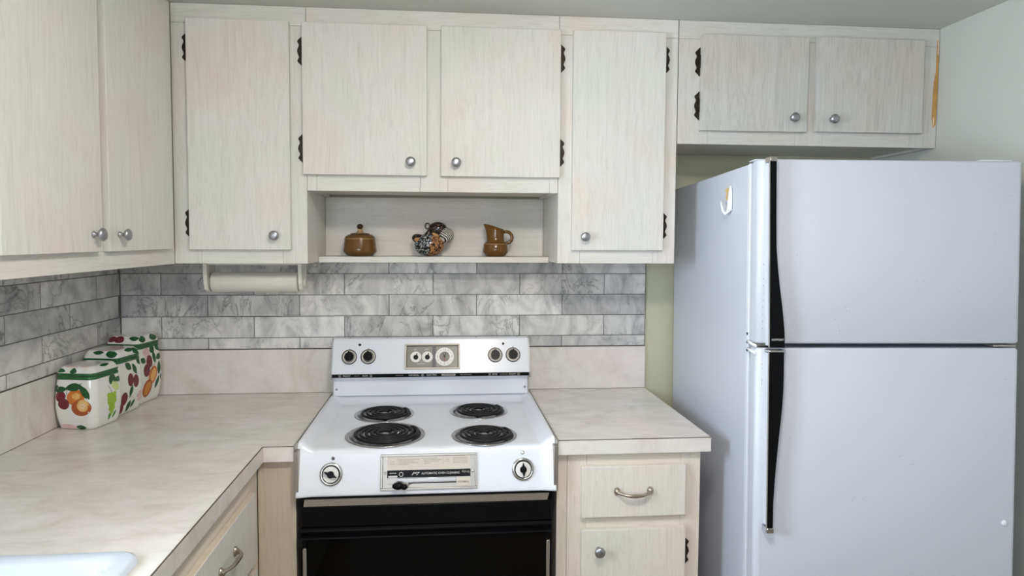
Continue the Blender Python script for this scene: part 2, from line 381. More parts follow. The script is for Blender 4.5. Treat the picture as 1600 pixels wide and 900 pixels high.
# windows: frame with mullions, panes as children
def window_obj(n, a0, a1, z0, z1, pos, axis):
    mb = MB(); t = .045
    def bx(u0, u1, w0, w1, d0, d1, m):
        if axis == 'y': mb.box(u0, u1, pos+d0, pos+d1, w0, w1, m, .003)
        else: mb.box(pos+d0, pos+d1, u0, u1, w0, w1, m, .003)
    bx(a0, a0+t, z0, z1, -.03, .03, M['frame_white']); bx(a1-t, a1, z0, z1, -.03, .03, M['frame_white'])
    bx(a0+t, a1-t, z0, z0+t, -.03, .03, M['frame_white']); bx(a0+t, a1-t, z1-t, z1, -.03, .03, M['frame_white'])
    c = (a0+a1)/2; bx(c-.02, c+.02, z0+t, z1-t, -.025, .025, M['frame_white'])
    w = build(mb, 'window_%d' % n); w['kind'] = 'structure'
    for (p0, p1) in ((a0+t, c-.02), (c+.02, a1-t)):
        mb = MB()
        if axis == 'y': mb.box(p0, p1, pos-.003, pos+.003, z0+t, z1-t, M['pane'])
        else: mb.box(pos-.003, pos+.003, p0, p1, z0+t, z1-t, M['pane'])
        build(mb, 'pane', w)
window_obj(1, hx0, hx1, hz0, hz1, YR-.05, 'y')
window_obj(2, -2.00, -1.245, 1.10, 1.96, XL-.05, 'x')

# ------------------------------------------------------------------ ceiling lamp (just behind the camera's upper edge, seen only as a glow on the stove)
lp = thing('ceiling_lamp', (.24, -1.80, ZC), 'round white glass ceiling lamp above the middle of the kitchen floor', 'lamp')
mb = MB(); mb.lathe([(.150, -.0005), (.155, -.010), (.150, -.022), (.140, -.024)], M['frame_white'], 40, center=(.24, -1.80, ZC)); build(mb, 'lamp_base', lp)
mb = MB(); mb.lathe([(.138, -.0242)] + [(.145*math.cos(a), -.030-.075*math.sin(a)) for a in [PI/2*k/10 for k in range(10)]] + [(.010, -.1049)], M['lamp_glass'], 40, center=(.24, -1.80, ZC)); build(mb, 'lamp_shade', lp)

# ------------------------------------------------------------------ marble tile
Z1, Z2, Z3, Z4, Z5 = 1.0854, 1.1283, 1.2102, 1.2921, 1.3740
rows = [(Z1, Z2, 'A'), (Z2, Z3, 'B'), (Z3, Z4, 'A'), (Z4, Z5, 'B'), (Z5, Z5+.0819, 'A')]
tl = thing('tile_backsplash', (-.15, .01, Z1), 'grey and white veined marble subway tile on the back wall behind the stove', 'backsplash')
mb = MB(); g = .0013
mb.box(-1.160, .8525, .0025, .0098, Z1-.002, Z5+.0819, M['grout']); build(mb, 'grout', tl)
mb = MB()
for z0, z1, k in rows:
    x = -0.8452-.3394*2 + (0 if k == 'A' else -.1697)
    while x < .8525:
        a, b = max(x, -1.1605), min(x+.3394, .8505)
        if b-a > .012: mb.box(a+g, b-g, .0004, .006, z0+g, z1-g, M['marble'], .0008, 1)
        x += .3394
build(mb, 'marble_tiles', tl)
tl = thing('tile_backsplash', (XL, -.7, Z1), 'grey and white veined marble subway tile on the left wall above the fruit canisters', 'backsplash')
mb = MB(); mb.box(XL+.0002, XL+.0035, -1.44, .0, Z1-.002, Z5+.0819, M['grout']); build(mb, 'grout', tl)
mb = MB()
for z0, z1, k in rows:
    y = (-.0115 if k == 'A' else .1475); y0 = y
    while y > -1.44:
        a, b = min(y, -.0006), max(y-.304, -1.44)
        if a-b > .012: mb.box(XL+.001, XL+.004, b+g, a-g, z0+g, z1-g, M['marble'], .0008, 1)
        y -= .304
build(mb, 'marble_tiles', tl)

# ------------------------------------------------------------------ countertops
CZ, CT, CF = .914, .0445, .634
def edge_line(mb, a, b, axis, pos, outward):
    """edge band with the brown glue line of the laminate along its top"""
# left L-shaped worktop
XI = -.469
ct = thing('countertop', (-.8, -.6, CZ-CT), 'L-shaped mottled cream laminate worktop along the left and back walls with the fruit canisters', 'countertop')
mb = MB()
x0w = XL+.0005
mb.box(x0w, -.3835, -CF+.003, .0092, CZ-CT+.002, CZ, M['laminate'])
SX0, SX1, SY0, SY1 = -1.085, -.528, -1.90, -1.262      # sink cut-out
mb.box(x0w, XI-.003, SY1, -CF+.003, CZ-CT+.002, CZ, M['laminate'])
mb.box(x0w, SX0, SY0, SY1, CZ-CT+.002, CZ, M['laminate']); mb.box(SX1, XI-.003, SY0, SY1, CZ-CT+.002, CZ, M['laminate'])
mb.box(x0w, XI-.003, -2.32, SY0, CZ-CT+.002, CZ, M['laminate'])
build(mb, 'worktop', ct)
mb = MB()
mb.box(XI, -.3835, -CF, -CF+.003, CZ-CT, CZ-.0022, M['laminate']); mb.box(XI, -.3835, -CF+.0004, -CF+.003, CZ-.0022, CZ-.0003, M['seam'])
mb.box(XI-.003, XI, -2.32, -CF+.003, CZ-CT, CZ-.0022, M['laminate']); mb.box(XI-.003, XI-.0004, -2.32, -CF+.003, CZ-.0022, CZ-.0003, M['seam'])
build(mb, 'edge_band', ct)
mb = MB()
mb.box(x0w+.006, -.3720, -.0030, .0094, CZ+.0002, Z1-.0025, M['laminate'], .0008, 1)
mb.box(x0w+.006, -.3720, -.0034, -.0031, CZ+.0002, CZ+.0014, M['seam'])
mb.box(x0w+.006, -.3720, -.0028, .0094, Z1-.0024, Z1-.0005, M['seam'])
build(mb, 'back_upstand', ct)
mb = MB()
mb.box(x0w, x0w+.0055, -2.32, .009, CZ+.0002, Z1-.0025, M['laminate'], .0008, 1)
mb.box(x0w+.0056, x0w+.0059, -2.32, .009, CZ+.0002, CZ+.0014, M['seam'])
mb.box(x0w, x0w+.0054, -2.32, .009, Z1-.0024, Z1-.0005, M['seam'])
build(mb, 'side_upstand', ct)
# right worktop
ct = thing('countertop', (.62, -.3, CZ-CT), 'short mottled cream laminate worktop between the stove and the fridge', 'countertop')
mb = MB(); mb.box(.3835, .8510, -CF+.003, .0092, CZ-CT+.002, CZ, M['laminate']); build(mb, 'worktop', ct)
mb = MB(); mb.box(.3835, .8525, -CF, -CF+.003, CZ-CT, CZ-.0022, M['laminate']); mb.box(.3835, .8525, -CF+.0004, -CF+.003, CZ-.0022, CZ-.0003, M['seam'])
mb.box(.8510, .8525, -CF+.003, -.0005, CZ-CT, CZ-.0003, M['laminate']); build(mb, 'edge_band', ct)
mb = MB(); mb.box(.3750, .8525, -.0030, .0094, CZ+.0002, Z1-.0025, M['laminate'], .0008, 1)
mb.box(.3750, .8525, -.0034, -.0031, CZ+.0002, CZ+.0014, M['seam'])
mb.box(.3750, .8525, -.0028, .0094, Z1-.0024, Z1-.0005, M['seam']); build(mb, 'back_upstand', ct)

# ------------------------------------------------------------------ cabinet fittings
def frame_mat(origin, normal, upv=(0, 0, 1)):
    n = Vector(normal).normalized(); u = Vector(upv).normalized(); r = u.cross(n).normalized(); u = n.cross(r)
    return Matrix(((r.x, u.x, n.x, origin[0]), (r.y, u.y, n.y, origin[1]), (r.z, u.z, n.z, origin[2]), (0, 0, 0, 1)))
def knob(door, origin, normal, k=1.0):
    mb = MB(); mb.M = frame_mat(origin, normal)
    mb.lathe([(.0085, 0), (.0085, .0025), (.0062, .0045), (.0050, .009), (.0062, .013), (.0125, .0165), (.0158, .0205), (.0160, .0235), (.0140, .0268), (.0090, .0288), (.003, .0296)], M['nickel'], 28)
    return build(mb, 'knob', door)
def hinge(door, origin, normal, side, h=.098, w=.0185):
    """scalloped plate with barrel; side = +1 when the plate reaches towards local +x"""
    mb = MB(); mb.M = frame_mat(origin, normal)
    prof = [(0, .10), (.06, .40), (.12, .75), (.17, .95), (.22, .88), (.27, .70), (.32, .66), (.38, .80), (.44, .92), (.5, .98)]
    prof += [(1-a, b) for a, b in reversed(prof[:-1])]
    outl = [(0, -.5*h)] + [(side*w*b, (a-.5)*h) for a, b in prof] + [(0, .5*h)]
    mb.prism(outl, 0, .0022, M['hinge'], 'z')
    mb.prism([(x*.72+side*.0004, z*.78) for x, z in outl], .0022, .0034, M['hinge'], 'z')
    mb.tube([(side*.002, -.022, .004), (side*.002, .022, .004)], .0030, M['hinge'], 10)
    for zz in (-.031, .031): mb.lathe([(.0026, .0022), (.0026, .0046), (.0012, .0052)], M['hinge'], 10, center=(side*w*.5, zz, 0))
    return build(mb, 'hinge', door)
def slab_y(name, parent, x0, x1, z0, z1, yf, th, mv, edge=True):
    """door or drawer front facing -y with its cut edges showing"""
    mb = MB(); fs = mb.box(x0, x1, yf, yf+th, z0, z1, mv, .0012, 1)
    o = build(mb, name, parent); return o
def slab_x(name, parent, y0, y1, z0, z1, xf, th, mv):
    mb = MB(); mb.box(xf-th, xf, y0, y1, z0, z1, mv, .0012, 1); return build(mb, name, parent)

DT = .018
# ------------------------------------------------------------------ upper cabinets, back wall
def upper(name_label, x0, x1, zb, doors, stiles, mv, extra=None):
    """doors: (x0,x1,z0,z1, knob(x,z), hinge side, hinge zs, hinge x)"""
    t = thing('wall_cabinet', ((x0+x1)/2, -.15, zb), name_label, 'cabinet')
    mb = MB()
    th = .016
    mb.box(x0+.0006, x0+th, -.301, -.0005, zb, ZC-.001, M['oak_v']); mb.box(x1-th, x1-.0006, -.301, -.0005, zb, ZC-.001, M['oak_v'])
    mb.box(x0+th, x1-th, -.301, -.0005, zb+.008, zb+.020, M['oak_x']); mb.box(x0+th, x1-th, -.301, -.0005, ZC-.02, ZC-.001, M['oak_x'])
    mb.box(x0+th, x1-th, -.008, -.0005, zb+.020, ZC-.02, M['oak_v'])
    build(mb, 'carcass', t)
    mb = MB(); y0, y1 = -.320, -.301
    zt = ZC-.0008; top = 2.1995; bot = stiles['bot']
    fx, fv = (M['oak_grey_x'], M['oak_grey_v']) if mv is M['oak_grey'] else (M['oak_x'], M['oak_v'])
    mb.box(x0+.0006, x1-.0006, y0, y1, top, zt, fx, .0006, 1)
    xs = stiles['x']
    for a, b in xs: mb.box(a, b, y0, y1, zb, top-.0006, fv, .0006, 1)
    for (a, b), (c, d) in zip(xs[:-1], xs[1:]): mb.box(b+.0005, c-.0005, y0, y1, zb, bot, fx, .0006, 1)
    build(mb, 'face_frame', t)
    for (a, b, z0, z1, kp, hs, hz) in doors:
        d = slab_y('door', t, a, b, z0, z1, -.339, DT, mv)
        knob(d, (kp[0], -.339, kp[1]), (0, -1, 0))
        for z in hz: hinge(d, ((a if hs < 0 else b), -.3205, z), (0, -1, 0), hs, w=.0185 if b < 1.7 else .010)
    return t
upper('tall pale oak wall cabinet with one door, in the corner above the paper towel holder', -.8295, -.4045, 1.4250,
      [(-.7762, -.4551, 1.4712, 2.2090, (-.504, 1.5176), -1, (2.1195, 1.5575))], dict(x=[(-.8289, -.745), (-.484, -.4051)], bot=1.502), M['oak_v'])
mid = upper('pale whitewashed oak wall cabinet with two doors and an open shelf, above the stove', -.4045, .4325, 1.6665,
      [(-.4142, -.0113, 1.7185, 2.2075, (-.0640, 1.7622), -1, (2.1183, 1.8039)), (.0350, .4354, 1.7178, 2.2090, (.0855, 1.7623), 1, (2.1188, 1.8036))],
      dict(x=[(-.4039, -.374), (-.034, .058), (.404, .4319)], bot=1.7205), M['oak_v'])
mb = MB(); mb.box(-.4039, .4319, -.0060, -.0006, 1.4440, 1.6655, M['oak_x']); build(mb, 'back_panel', mid)
mb = MB(); mb.box(-.4037, .4317, -.1500, -.0006, 1.4225, 1.4438, M['oak_x'], .0010, 1); build(mb, 'open_shelf', mid)
upper('tall pale whitewashed oak wall cabinet with one door, between the stove shelf and the fridge', .4325, .8455, 1.4275,
      [(.4782, .7975, 1.4730, 2.2110, (.5213, 1.5188), 1, (2.1249, 1.5578))], dict(x=[(.4331, .510), (.768, .8448)], bot=1.504), M['oak_v'])
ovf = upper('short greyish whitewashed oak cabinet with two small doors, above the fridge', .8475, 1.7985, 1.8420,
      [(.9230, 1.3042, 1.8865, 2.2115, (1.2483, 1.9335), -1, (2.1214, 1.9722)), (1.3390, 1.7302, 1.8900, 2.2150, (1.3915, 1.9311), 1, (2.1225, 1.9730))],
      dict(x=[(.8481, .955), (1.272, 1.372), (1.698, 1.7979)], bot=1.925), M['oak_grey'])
mb = MB()
mb.prism([(1.790, 2.222), (1.7965, 2.2225), (1.7972, 2.14), (1.7974, 2.02), (1.7950, 1.925), (1.7845, 1.913), (1.7790, 1.95), (1.7805, 2.04), (1.7825, 2.075), (1.7885, 2.11), (1.7885, 2.17)], -.3213, -.3204, M['bare'])
mb.prism([(1.7915, 2.222), (1.7960, 2.2225), (1.7960, 2.175), (1.7925, 2.168)], -.3218, -.3214, M['primer'])
mb.prism([(1.7835, 1.945), (1.7870, 1.955), (1.7885, 1.935), (1.7850, 1.914)], -.3218, -.3214, M['primer'])
build(mb, 'chipped_patch', ovf, 'bare orange wood where the white finish has torn off')

# ------------------------------------------------------------------ upper cabinet, left wall (faces +x)
lc = thing('wall_cabinet', (-1.0, -.75, 1.424), 'pale two-door oak cabinet on the left wall, knobs side by side, above the canisters', 'cabinet')
X0 = -.830; Y0, Y1 = -1.200, -.3205
mb = MB()
mb.box(XL+.0045, X0-.019, Y0, Y0+.016, 1.424, ZC-.001, M['oak_v']); mb.box(XL+.0045, X0-.019, -.018, -.002, 1.4605, ZC-.001, M['oak_v'])
mb.box(XL+.0045, X0-.019, Y0+.016, -.018, 1.4605, 1.472, M['oak_y']); mb.box(XL+.0045, X0-.019, Y0+.016, -.018, ZC-.02, ZC-.001, M['oak_y'])
mb.box(XL+.0045, XL+.012, Y0+.016, -.018, 1.472, ZC-.02, M['oak_v'])
build(mb, 'carcass', lc)
mb = MB()
mb.box(X0-.019, X0, Y0, Y1, 2.1995, ZC-.0008, M['oak_y'], .0006, 1)
for a, b in ((Y0, -1.10), (-.818, -.715), (-.40, Y1)): mb.box(X0-.019, X0, a, b, 1.502, 2.1990, M['oak_v'], .0006, 1)
mb.box(X0-.019, X0, Y0, Y1, 1.424, 1.5015, M['oak_y'], .0006, 1)
build(mb, 'face_frame', lc)
for a, b, ky in ((-1.149, -.785, -.8287), (-.752, -.372, -.7045)):
    d = slab_x('door', lc, a, b, 1.473, 2.216, X0+.019, DT, M['oak_v'])
    knob(d, (X0+.019, ky, 1.5165), (1, 0, 0))
    for z in (2.12, 1.56): hinge(d, (X0+.0003, a if ky == -.8287 else b, z), (1, 0, 0), -1 if ky == -.8287 else 1, w=.010)

# ------------------------------------------------------------------ base cabinets
def bow_handle(parent, origin, normal, along, L=.118):
    n = Vector(normal); a = Vector(along)
    w = a.cross(n)
    mb = MB(); mb.M = Matrix(((a.x, w.x, n.x, origin[0]), (a.y, w.y, n.y, origin[1]), (a.z, w.z, n.z, origin[2]), (0, 0, 0, 1)))
    pts = []; rad = []
    for k in range(25):
        t = k/24; x = (t-.5)*(L-.012); e = abs(2*t-1)
        h = .024*(1-e**3.2) + .002
        drop = 0.006*(1-e**2)
        pts.append((x, drop, h)); rad.append(.0034 + .0026*(1-e)**.8 + .0045*max(0, e-.80)/.2)
    mb.tube(pts, .004, M['pewter'], 12, rad=rad)
    for s_ in (-1, 1):
        mb.lathe([(.0100, 0), (.0102, .0025), (.0078, .0060), (.0055, .010), (.003, .012)], M['pewter'], 20, center=(s_*(L/2-.008), .0, 0), sy=1.25)
    return build(mb, 'handle', parent)
# right base unit
rb = thing('base_cabinet', (.61, -.3, 0), 'narrow cream whitewashed oak base cabinet with one drawer over one door, right of the stove', 'cabinet')
mb = MB(); zt = CZ-CT
mb.box(.385, .401, -.591, -.0005, .0, zt-.0005, M['base_v']); mb.box(.815, .831, -.591, -.0005, .0, zt-.0005, M['base_v'])
mb.box(.401, .815, -.591, -.0005, .10, .116, M['base_x']); mb.box(.401, .815, -.012, -.0005, .116, zt-.0005, M['base_v'])
mb.box(.401, .815, -.54, -.525, 0, .10, M['base_x'])
build(mb, 'carcass', rb)
mb = MB(); y0, y1 = -.610, -.591
mb.box(.3845, .4155, y0, y1, 0.10, zt-.0005, M['base_v'], .0006, 1)
mb.box(.4165, .475, y0, y1, .10, zt-.0005, M['base_v'], .0006, 1); mb.box(.768, .8305, y0, y1, .10, zt-.0005, M['base_v'], .0006, 1)
mb.box(.4755, .7675, y0, y1, .818, zt-.0005, M['base_x'], .0006, 1); mb.box(.4755, .7675, y0, y1, .625, .685, M['base_x'], .0006, 1)
mb.box(.4755, .7675, y0, y1, .10, .15, M['base_x'], .0006, 1)
build(mb, 'face_frame', rb)
d = slab_y('drawer', rb, .4575, .7780, .6732, .8285, -.629, DT, M['base_door']); bow_handle(d, (.616, -.629, .7525), (0, -1, 0), (1, 0, 0))
d = slab_y('door', rb, .4588, .7808, .13, .6345, -.629, DT, M['base_door']); knob(d, (.5105, -.629, .5755), (0, -1, 0))
hinge(d, (.7808, -.6105, .553), (0, -1, 0), 1, h=.090); hinge(d, (.7808, -.6105, .22), (0, -1, 0), 1, h=.090)
# left back-run filler beside the stove
fp = MB(); fp.box(-.4925, -.3845, -.610, -.5915, 0, zt-.0005, M['oak_tan'], .0006, 1)
fp.box(-.4035, -.3845, -.5915, -.02, 0, zt-.0005, M['base_v'])
single(fp, 'filler_panel', (-.43, -.6, 0), 'plain beige upright wood panel left of the stove, beneath the worktop corner', 'panel')
# left base unit facing +x
lb = thing('base_cabinet', (-.8, -1.3, 0), 'long whitewashed oak base cabinet under the sink worktop with a drawer and curved handle', 'cabinet')
XF = -.494
mb = MB()
mb.box(XL+.002, XF-.019, -.665, -.649, 0, zt-.0005, M['base_v']); mb.box(XL+.002, XF-.019, -2.31, -2.294, 0, zt-.0005, M['base_v'])
mb.box(XL+.002, XF-.019, -2.294, -.665, .10, .116, M['base_y']); mb.box(XL+.002, XL+.012, -2.294, -.665, .116, zt-.0005, M['base_v'])
mb.box(-.575, -.560, -2.294, -.665, 0, .10, M['base_y'])
build(mb, 'carcass', lb)
mb = MB()
mb.box(XF-.019, XF, -.705, -.6115, .0, zt-.0005, M['base_v'], .0006, 1)
for a, b in ((-1.25, -1.17), (-2.31, -2.25)): mb.box(XF-.019, XF, a, b, .10, zt-.0005, M['base_v'], .0006, 1)
for z0, z1 in ((.775, zt-.0005), (.570, .625), (.35, .39), (.10, .15)):
    mb.box(XF-.019, XF, -1.1695, -.7055, z0, z1, M['base_y'], .0006, 1); mb.box(XF-.019, XF, -2.2495, -1.2505, z0, z1, M['base_y'], .0006, 1)
build(mb, 'face_frame', lb)
for y0, y1, zs in ((-1.185, -.6865, [(.610, .803, 1), (.372, .585, 1), (.13, .347, 1)]), (-1.735, -1.235, [(.13, .803, 0)]), (-2.265, -1.755, [(.13, .803, 0)])):
    for z0, z1, dr in zs:
        mb = MB(); mb.box(XF+.0006, XF+.0185, y0, y1, z0, z1-.0002, M['oak_v'], .0010, 1)
        mb.box(XF+.002, XF+.0172, y0+.001, y1-.001, z1-.0004, z1+.0003, M['edge'])
        d = build(mb, 'drawer' if dr else 'door', lb)
        if dr: bow_handle(d, (XF+.0185, -.918, z0+.118), (1, 0, 0), (0, -1, 0))
        else: knob(d, (XF+.0185, y1-.04 if y0 < -1.75 else y0+.04, .72), (1, 0, 0))

# ------------------------------------------------------------------ sink
sk = thing('sink', (-.8, -1.58, .75), 'white drop-in sink in the worktop at the lower left', 'sink')
mb = MB()
def rrect(x0, x1, y0, y1, r, z, n=6):
    P = []
    for cx, cy, a0 in ((x1-r, y1-r, 0), (x0+r, y1-r, 90), (x0+r, y0+r, 180), (x1-r, y0+r, 270)):
        for k in range(n+1):
            a = math.radians(a0 + 90*k/n); P.append((cx+r*math.cos(a), cy+r*math.sin(a), z))
    return P
loops = [rrect(-1.105, -.512, -1.925, -1.240, .045, CZ+.0006), rrect(-1.103, -.514, -1.923, -1.242, .044, CZ+.008), rrect(-1.096, -.521, -1.916, -1.249, .040, CZ+.0115),
         rrect(-1.070, -.547, -1.890, -1.275, .036, CZ+.0105), rrect(-1.060, -.557, -1.880, -1.285, .034, CZ+.004), rrect(-1.054, -.563, -1.874, -1.291, .034, CZ-.03),
         rrect(-1.035, -.585, -1.85, -1.32, .05, CZ-.165), rrect(-.95, -.67, -1.76, -1.41, .05, CZ-.18)]
R_ = [[mb.vert(p) for p in lp] for lp in loops]
for a, b in zip(R_[:-1], R_[1:]):
    for k in range(len(a)): mb.face([a[k], a[(k+1) % len(a)], b[(k+1) % len(a)], b[k]], M['sink'], True)
mb.face(R_[-1], M['sink']); build(mb, 'basin', sk)
mb = MB(); mb.lathe([(.038, 0), (.040, .002), (.030, .003), (.026, -.004)], M['chrome'], 24, center=(-.81, -1.585, CZ-.1795)); build(mb, 'drain', sk)

# ------------------------------------------------------------------ paper towel holder
ph = thing('paper_towel_holder', (-.605, -.2, 1.425), 'cream paper towel holder with an empty white roller, under the corner wall cabinet', 'holder')
for xa, xb in ((-.7720, -.7600), (-.4560, -.4440)):
    mb = MB()
    mb.prism([(-.160, 1.4248), (-.240, 1.4248), (-.240, 1.395), (-.236, 1.352), (-.225, 1.332), (-.205, 1.322), (-.190, 1.323), (-.172, 1.336), (-.163, 1.36), (-.160, 1.395)], xa, xb, M['cream_plastic'], 'x')
    mb.M = frame_mat((xa if xa < -.6 else xb, -.2, 1.352), (-1 if xa < -.6 else 1, 0, 0))
    mb.lathe([(.013, 0), (.013, .002), (.009, .004)], M['cream_plastic'], 20)
    build(mb, 'bracket', ph)
mb = MB(); mb.box(-.7598, -.4562, -.232, -.224, 1.4165, 1.4248, M['cream_plastic']); mb.box(-.7598, -.4562, -.176, -.168, 1.4165, 1.4248, M['cream_plastic']); build(mb, 'mounting_bar', ph)
mb = MB(); mb.M = frame_mat((-.7575, -.2, 1.356), (1, 0, 0))
mb.lathe([(.010, -.002), (.010, .004), (.0335, .005), (.0350, .008), (.0350, .2915), (.0335, .2945), (.010, .2955), (.010, .301)], M['paper_tube'], 32)
build(mb, 'roller', ph)

# ------------------------------------------------------------------ range
rg = thing('electric_range', (0, -.33, 0), 'white and black vintage electric stove with four coil burners', 'stove')
HX = .379
mb = MB()
mb.box(-.374, .374, -.595, -.012, .05, .862, M['black_matte']); 
for sx in (-1, 1):
    for yy in (-.56, -.06): mb.lathe([(.018, 0), (.018, .05)], M['black_matte'], 12, center=(sx*.33, yy, 0))
build(mb, 'oven_body', rg)
for sx in (-1, 1):      # steel side trims hugging the worktop edges
    mb = MB()
    mb.box(sx*.3795, sx*.3832, -.640, -.030, .899, .9185, M['steel'], .0008, 1)
    mb.box(sx*.3700, sx*.3830, -.642, -.600, .763, .899, M['steel'], .0008, 1)
    build(mb, 'side_trim', rg)
# cooktop and slanted front panel in one profile sweep
prof = [(-.032, .917), (-.050, .915), (-.070, .905), (-.090, .8975), (-.115, .8945)]
prof += [(-.115 - (.47)*k/80, .8945 - .0015*k/80) for k in range(1, 81)]
prof += [(-.598, .8925), (-.605, .8908), (-.6100, .8865), (-.6130, .880)]
nfront = len(prof)
prof += [(-.6130-.0245*k/12, .880-.104*k/12) for k in range(1, 13)] + [(-.6385, .771), (-.6385, .766), (-.634, .764)]
us = [-HX, -.377, -.374, -.369, -.362, -.354, -.346, -.340] + [-.335 + .67*k/120 for k in range(121)] + [.340, .346, .354, .362, .369, .374, .377, HX]
def ss(a, b, x): t = max(0, min(1, (x-a)/(b-a))); return t*t*(3-2*t)
burners = [(-.1625, -.250, .104, 4), (-.1375, -.4830, .1240, 5), (.1690, -.234, .103, 4), (.1715, -.508, .103, 4)]
mb = MB(); G = []
for i, (y, z) in enumerate(prof):
    row = []
    v = i/(len(prof)-1)
    for u in us:
        e = ss(.330, .374, abs(u))
        top = 1 if y > -.604 else (0 if y < -.616 else (y+.616)/.012)
        zz = z + e*.0235*top*(1 if y < -.09 else (z < .9135)*max(0, (.917-z)/.0235))
        if top == 1: zz = min(max(zz, z), .9175)
        yy = y - (1-top)*(e*.006)
        if abs(u) > HX-.0005: zz -= .002*top; yy += .003*(1-top)
        row.append(mb.vert((u, yy, zz)))
    G.append(row)
for i in range(len(prof)-1):
    for k in range(len(us)-1):
        cx = (us[k]+us[k+1])/2; cy = (prof[i][0]+prof[i+1][0])/2
        if i < nfront and any((cx-a)**2+(cy-b)**2 < (r*.90)**2 for a, b, r, _ in burners): continue
        mb.face([G[i][k], G[i][k+1], G[i+1][k+1], G[i+1][k]], M['white_enamel'], True)
build(mb, 'cooktop', rg, 'white porcelain cooktop with slanted front')
for bx_, by_, br, turns in burners:
    zs = .8945
    mb = MB()
    mb.lathe([(br*.995, zs-.0005), (br, zs+.0012), (br*.975, zs+.0028), (br*.91, zs+.0022), (br*.885, zs-.001), (br*.84, zs-.010), (br*.72, zs-.017), (br*.40, zs-.021), (.010, zs-.022)], M['worn_chrome'], 56, center=(bx_, by_, 0), cap=False)
    build(mb, 'drip_pan', rg)
    mb = MB(); pts = []; n = int(turns*44); r0 = .016 if turns == 4 else .018; r1 = br*.825
    for k in range(n+1):
        t = k/n; a = 2*PI*turns*t + .6; r = r0 + (r1-r0)*t
        pts.append((bx_+r*math.cos(a), by_+r*math.sin(a), zs+.0065))
    a = 2*PI*turns+.6
    # the outer end dives to its socket through the pan
    for dk, dz in ((.10, -.003), (.2, -.009)):
        pts.append((bx_+(r1)*math.cos(a+dk), by_+r1*math.sin(a+dk), zs+.0065+dz))
    mb.tube(pts, .0050 if turns == 4 else .0056, M['black_matte'], 10, flat=.85)
    for kk in range(3):
        aa = kk*2*PI/3+.5
        mb.tube([(bx_+.008*math.cos(aa), by_+.008*math.sin(aa), zs-.001), (bx_+r1*1.02*math.cos(aa), by_+r1*1.02*math.sin(aa), zs-.001)], .0032, M['worn_chrome'], 6)
    mb.lathe([(.012, -.003), (.012, .005), (.009, .006)], M['worn_chrome'], 16, center=(bx_, by_, zs))
    build(mb, 'burner_coil', rg)

# backguard: riser, tilted control console, black legend strip, end trims
mb = MB(); mb.box(-.3685, .3685, -.068, -.012, .915, .992, M['white_enamel'], .0015, 2)
for sx in (-1, 1):
    mb.M = frame_mat((sx*.357, -.0681, .941), (0, -1, 0)); mb.lathe([(.0045, 0), (.0045, .0012), (.002, .002)], M['gasket'], 12); mb.M = Matrix.Identity(4)
build(mb, 'backguard', rg)
mb = MB()
mb.prism([(-.014, .988), (-.0895, .988), (-.0940, .992), (-.0950, 1.004), (-.0465, 1.1235), (-.0430, 1.1275), (-.0160, 1.1300), (-.014, 1.1290)], -.3700, .3700, M['white_enamel'], 'x')
for x in (-.31, -.17, .02, .17, .33):
    mb.lathe([(.0028, 1.127), (.0028, 1.1305)], M['gasket'], 8, center=(x, -.030, 0))
con = build(mb, 'control_console', rg)
for sx in (-1, 1):
    mb = MB()
    mb.prism([(-.013, .984), (-.092, .984), (-.0970, .992), (-.0978, 1.005), (-.0490, 1.1260), (-.0440, 1.1305), (-.0150, 1.1325), (-.013, 1.131)], sx*.3702, sx*.3745, M['chrome'], 'x')
    mb.prism([(-.013, .917), (-.070, .917), (-.071, .984), (-.013, .984)], sx*.3688, sx*.3715, M['steel'], 'x')
    build(mb, 'end_trim', rg)
CM = frame_mat((0, -.0950, 1.004), (0, -.1195, -.0485+.097), (0, .0485, .1195))
fn = Vector((0, -.1195, .0485)).normalized(); fu = Vector((0, .0485, .1195)).normalized()
CM = frame_mat((0, -.0950, 1.004), fn, fu)
def cv(z): return (z-1.004)/fu.z     # height along the tilted face
def fr_y(x, z, y=-.0963): return frame_mat((x, y, z), (0, -1, 0))
mb = MB(); mb.box(-.3695, .3695, -.0962, -.0938, .9905, 1.0035, M['black'], .0005, 1)
def dashes(mb, x0, x1, z, h, m, seed=0, y=-.0963, gap=.0009):
    rnd = random.Random(seed); x = x0
    while x < x1:
        w = rnd.uniform(.0009, .0020); mb.box(x, min(x+w, x1), y-.0002, y+.0001, z-h/2, z+h/2, m); x += w + gap*rnd.choice((.6, .6, .6, 1.8))
for x0, x1, sd in ((-.287, -.268, 3), (-.135, -.106, 4), (.108, .150, 5), (.258, .287, 6)): dashes(mb, x0, x1, .9970, .0020, M['print_grey'], sd)
for x in (-.341, -.226, .219, .329):      # little four-burner position marks
    for ax in (-.0026, .0026):
        for az in (-.0026, .0026): mb.box(x+ax-.0018, x+ax+.0018, -.0965, -.0962, .9970+az-.0018, .9970+az+.0018, M['print_grey'])
mb.box(.037, .089, -.0966, -.0962, .9935, 1.0005, M['steel']); dashes(mb, .040, .086, .9970, .0032, M['print_dark'], 9, y=-.0967)
strip = build(mb, 'legend_strip', rg, 'black legend strip with silver lettering')
def strip_text(body, x, size, w=1.0, m='print_white'): text_mesh('lettering', body, size, M[m], strip, fr_y(x, .9970), width=w, extrude=.0001)
strip_text('FRONT', -.315, .0082); strip_text('REAR', -.247, .0082)
strip_text('REAR', .238, .0082); strip_text('FRONT', .306, .0082)
strip_text('GENERAL', -.066, .0085, 1.05); strip_text('ELECTRIC', .000, .0085, 1.0)
mb = MB(); mb.M = fr_y(-.0345, .9970)
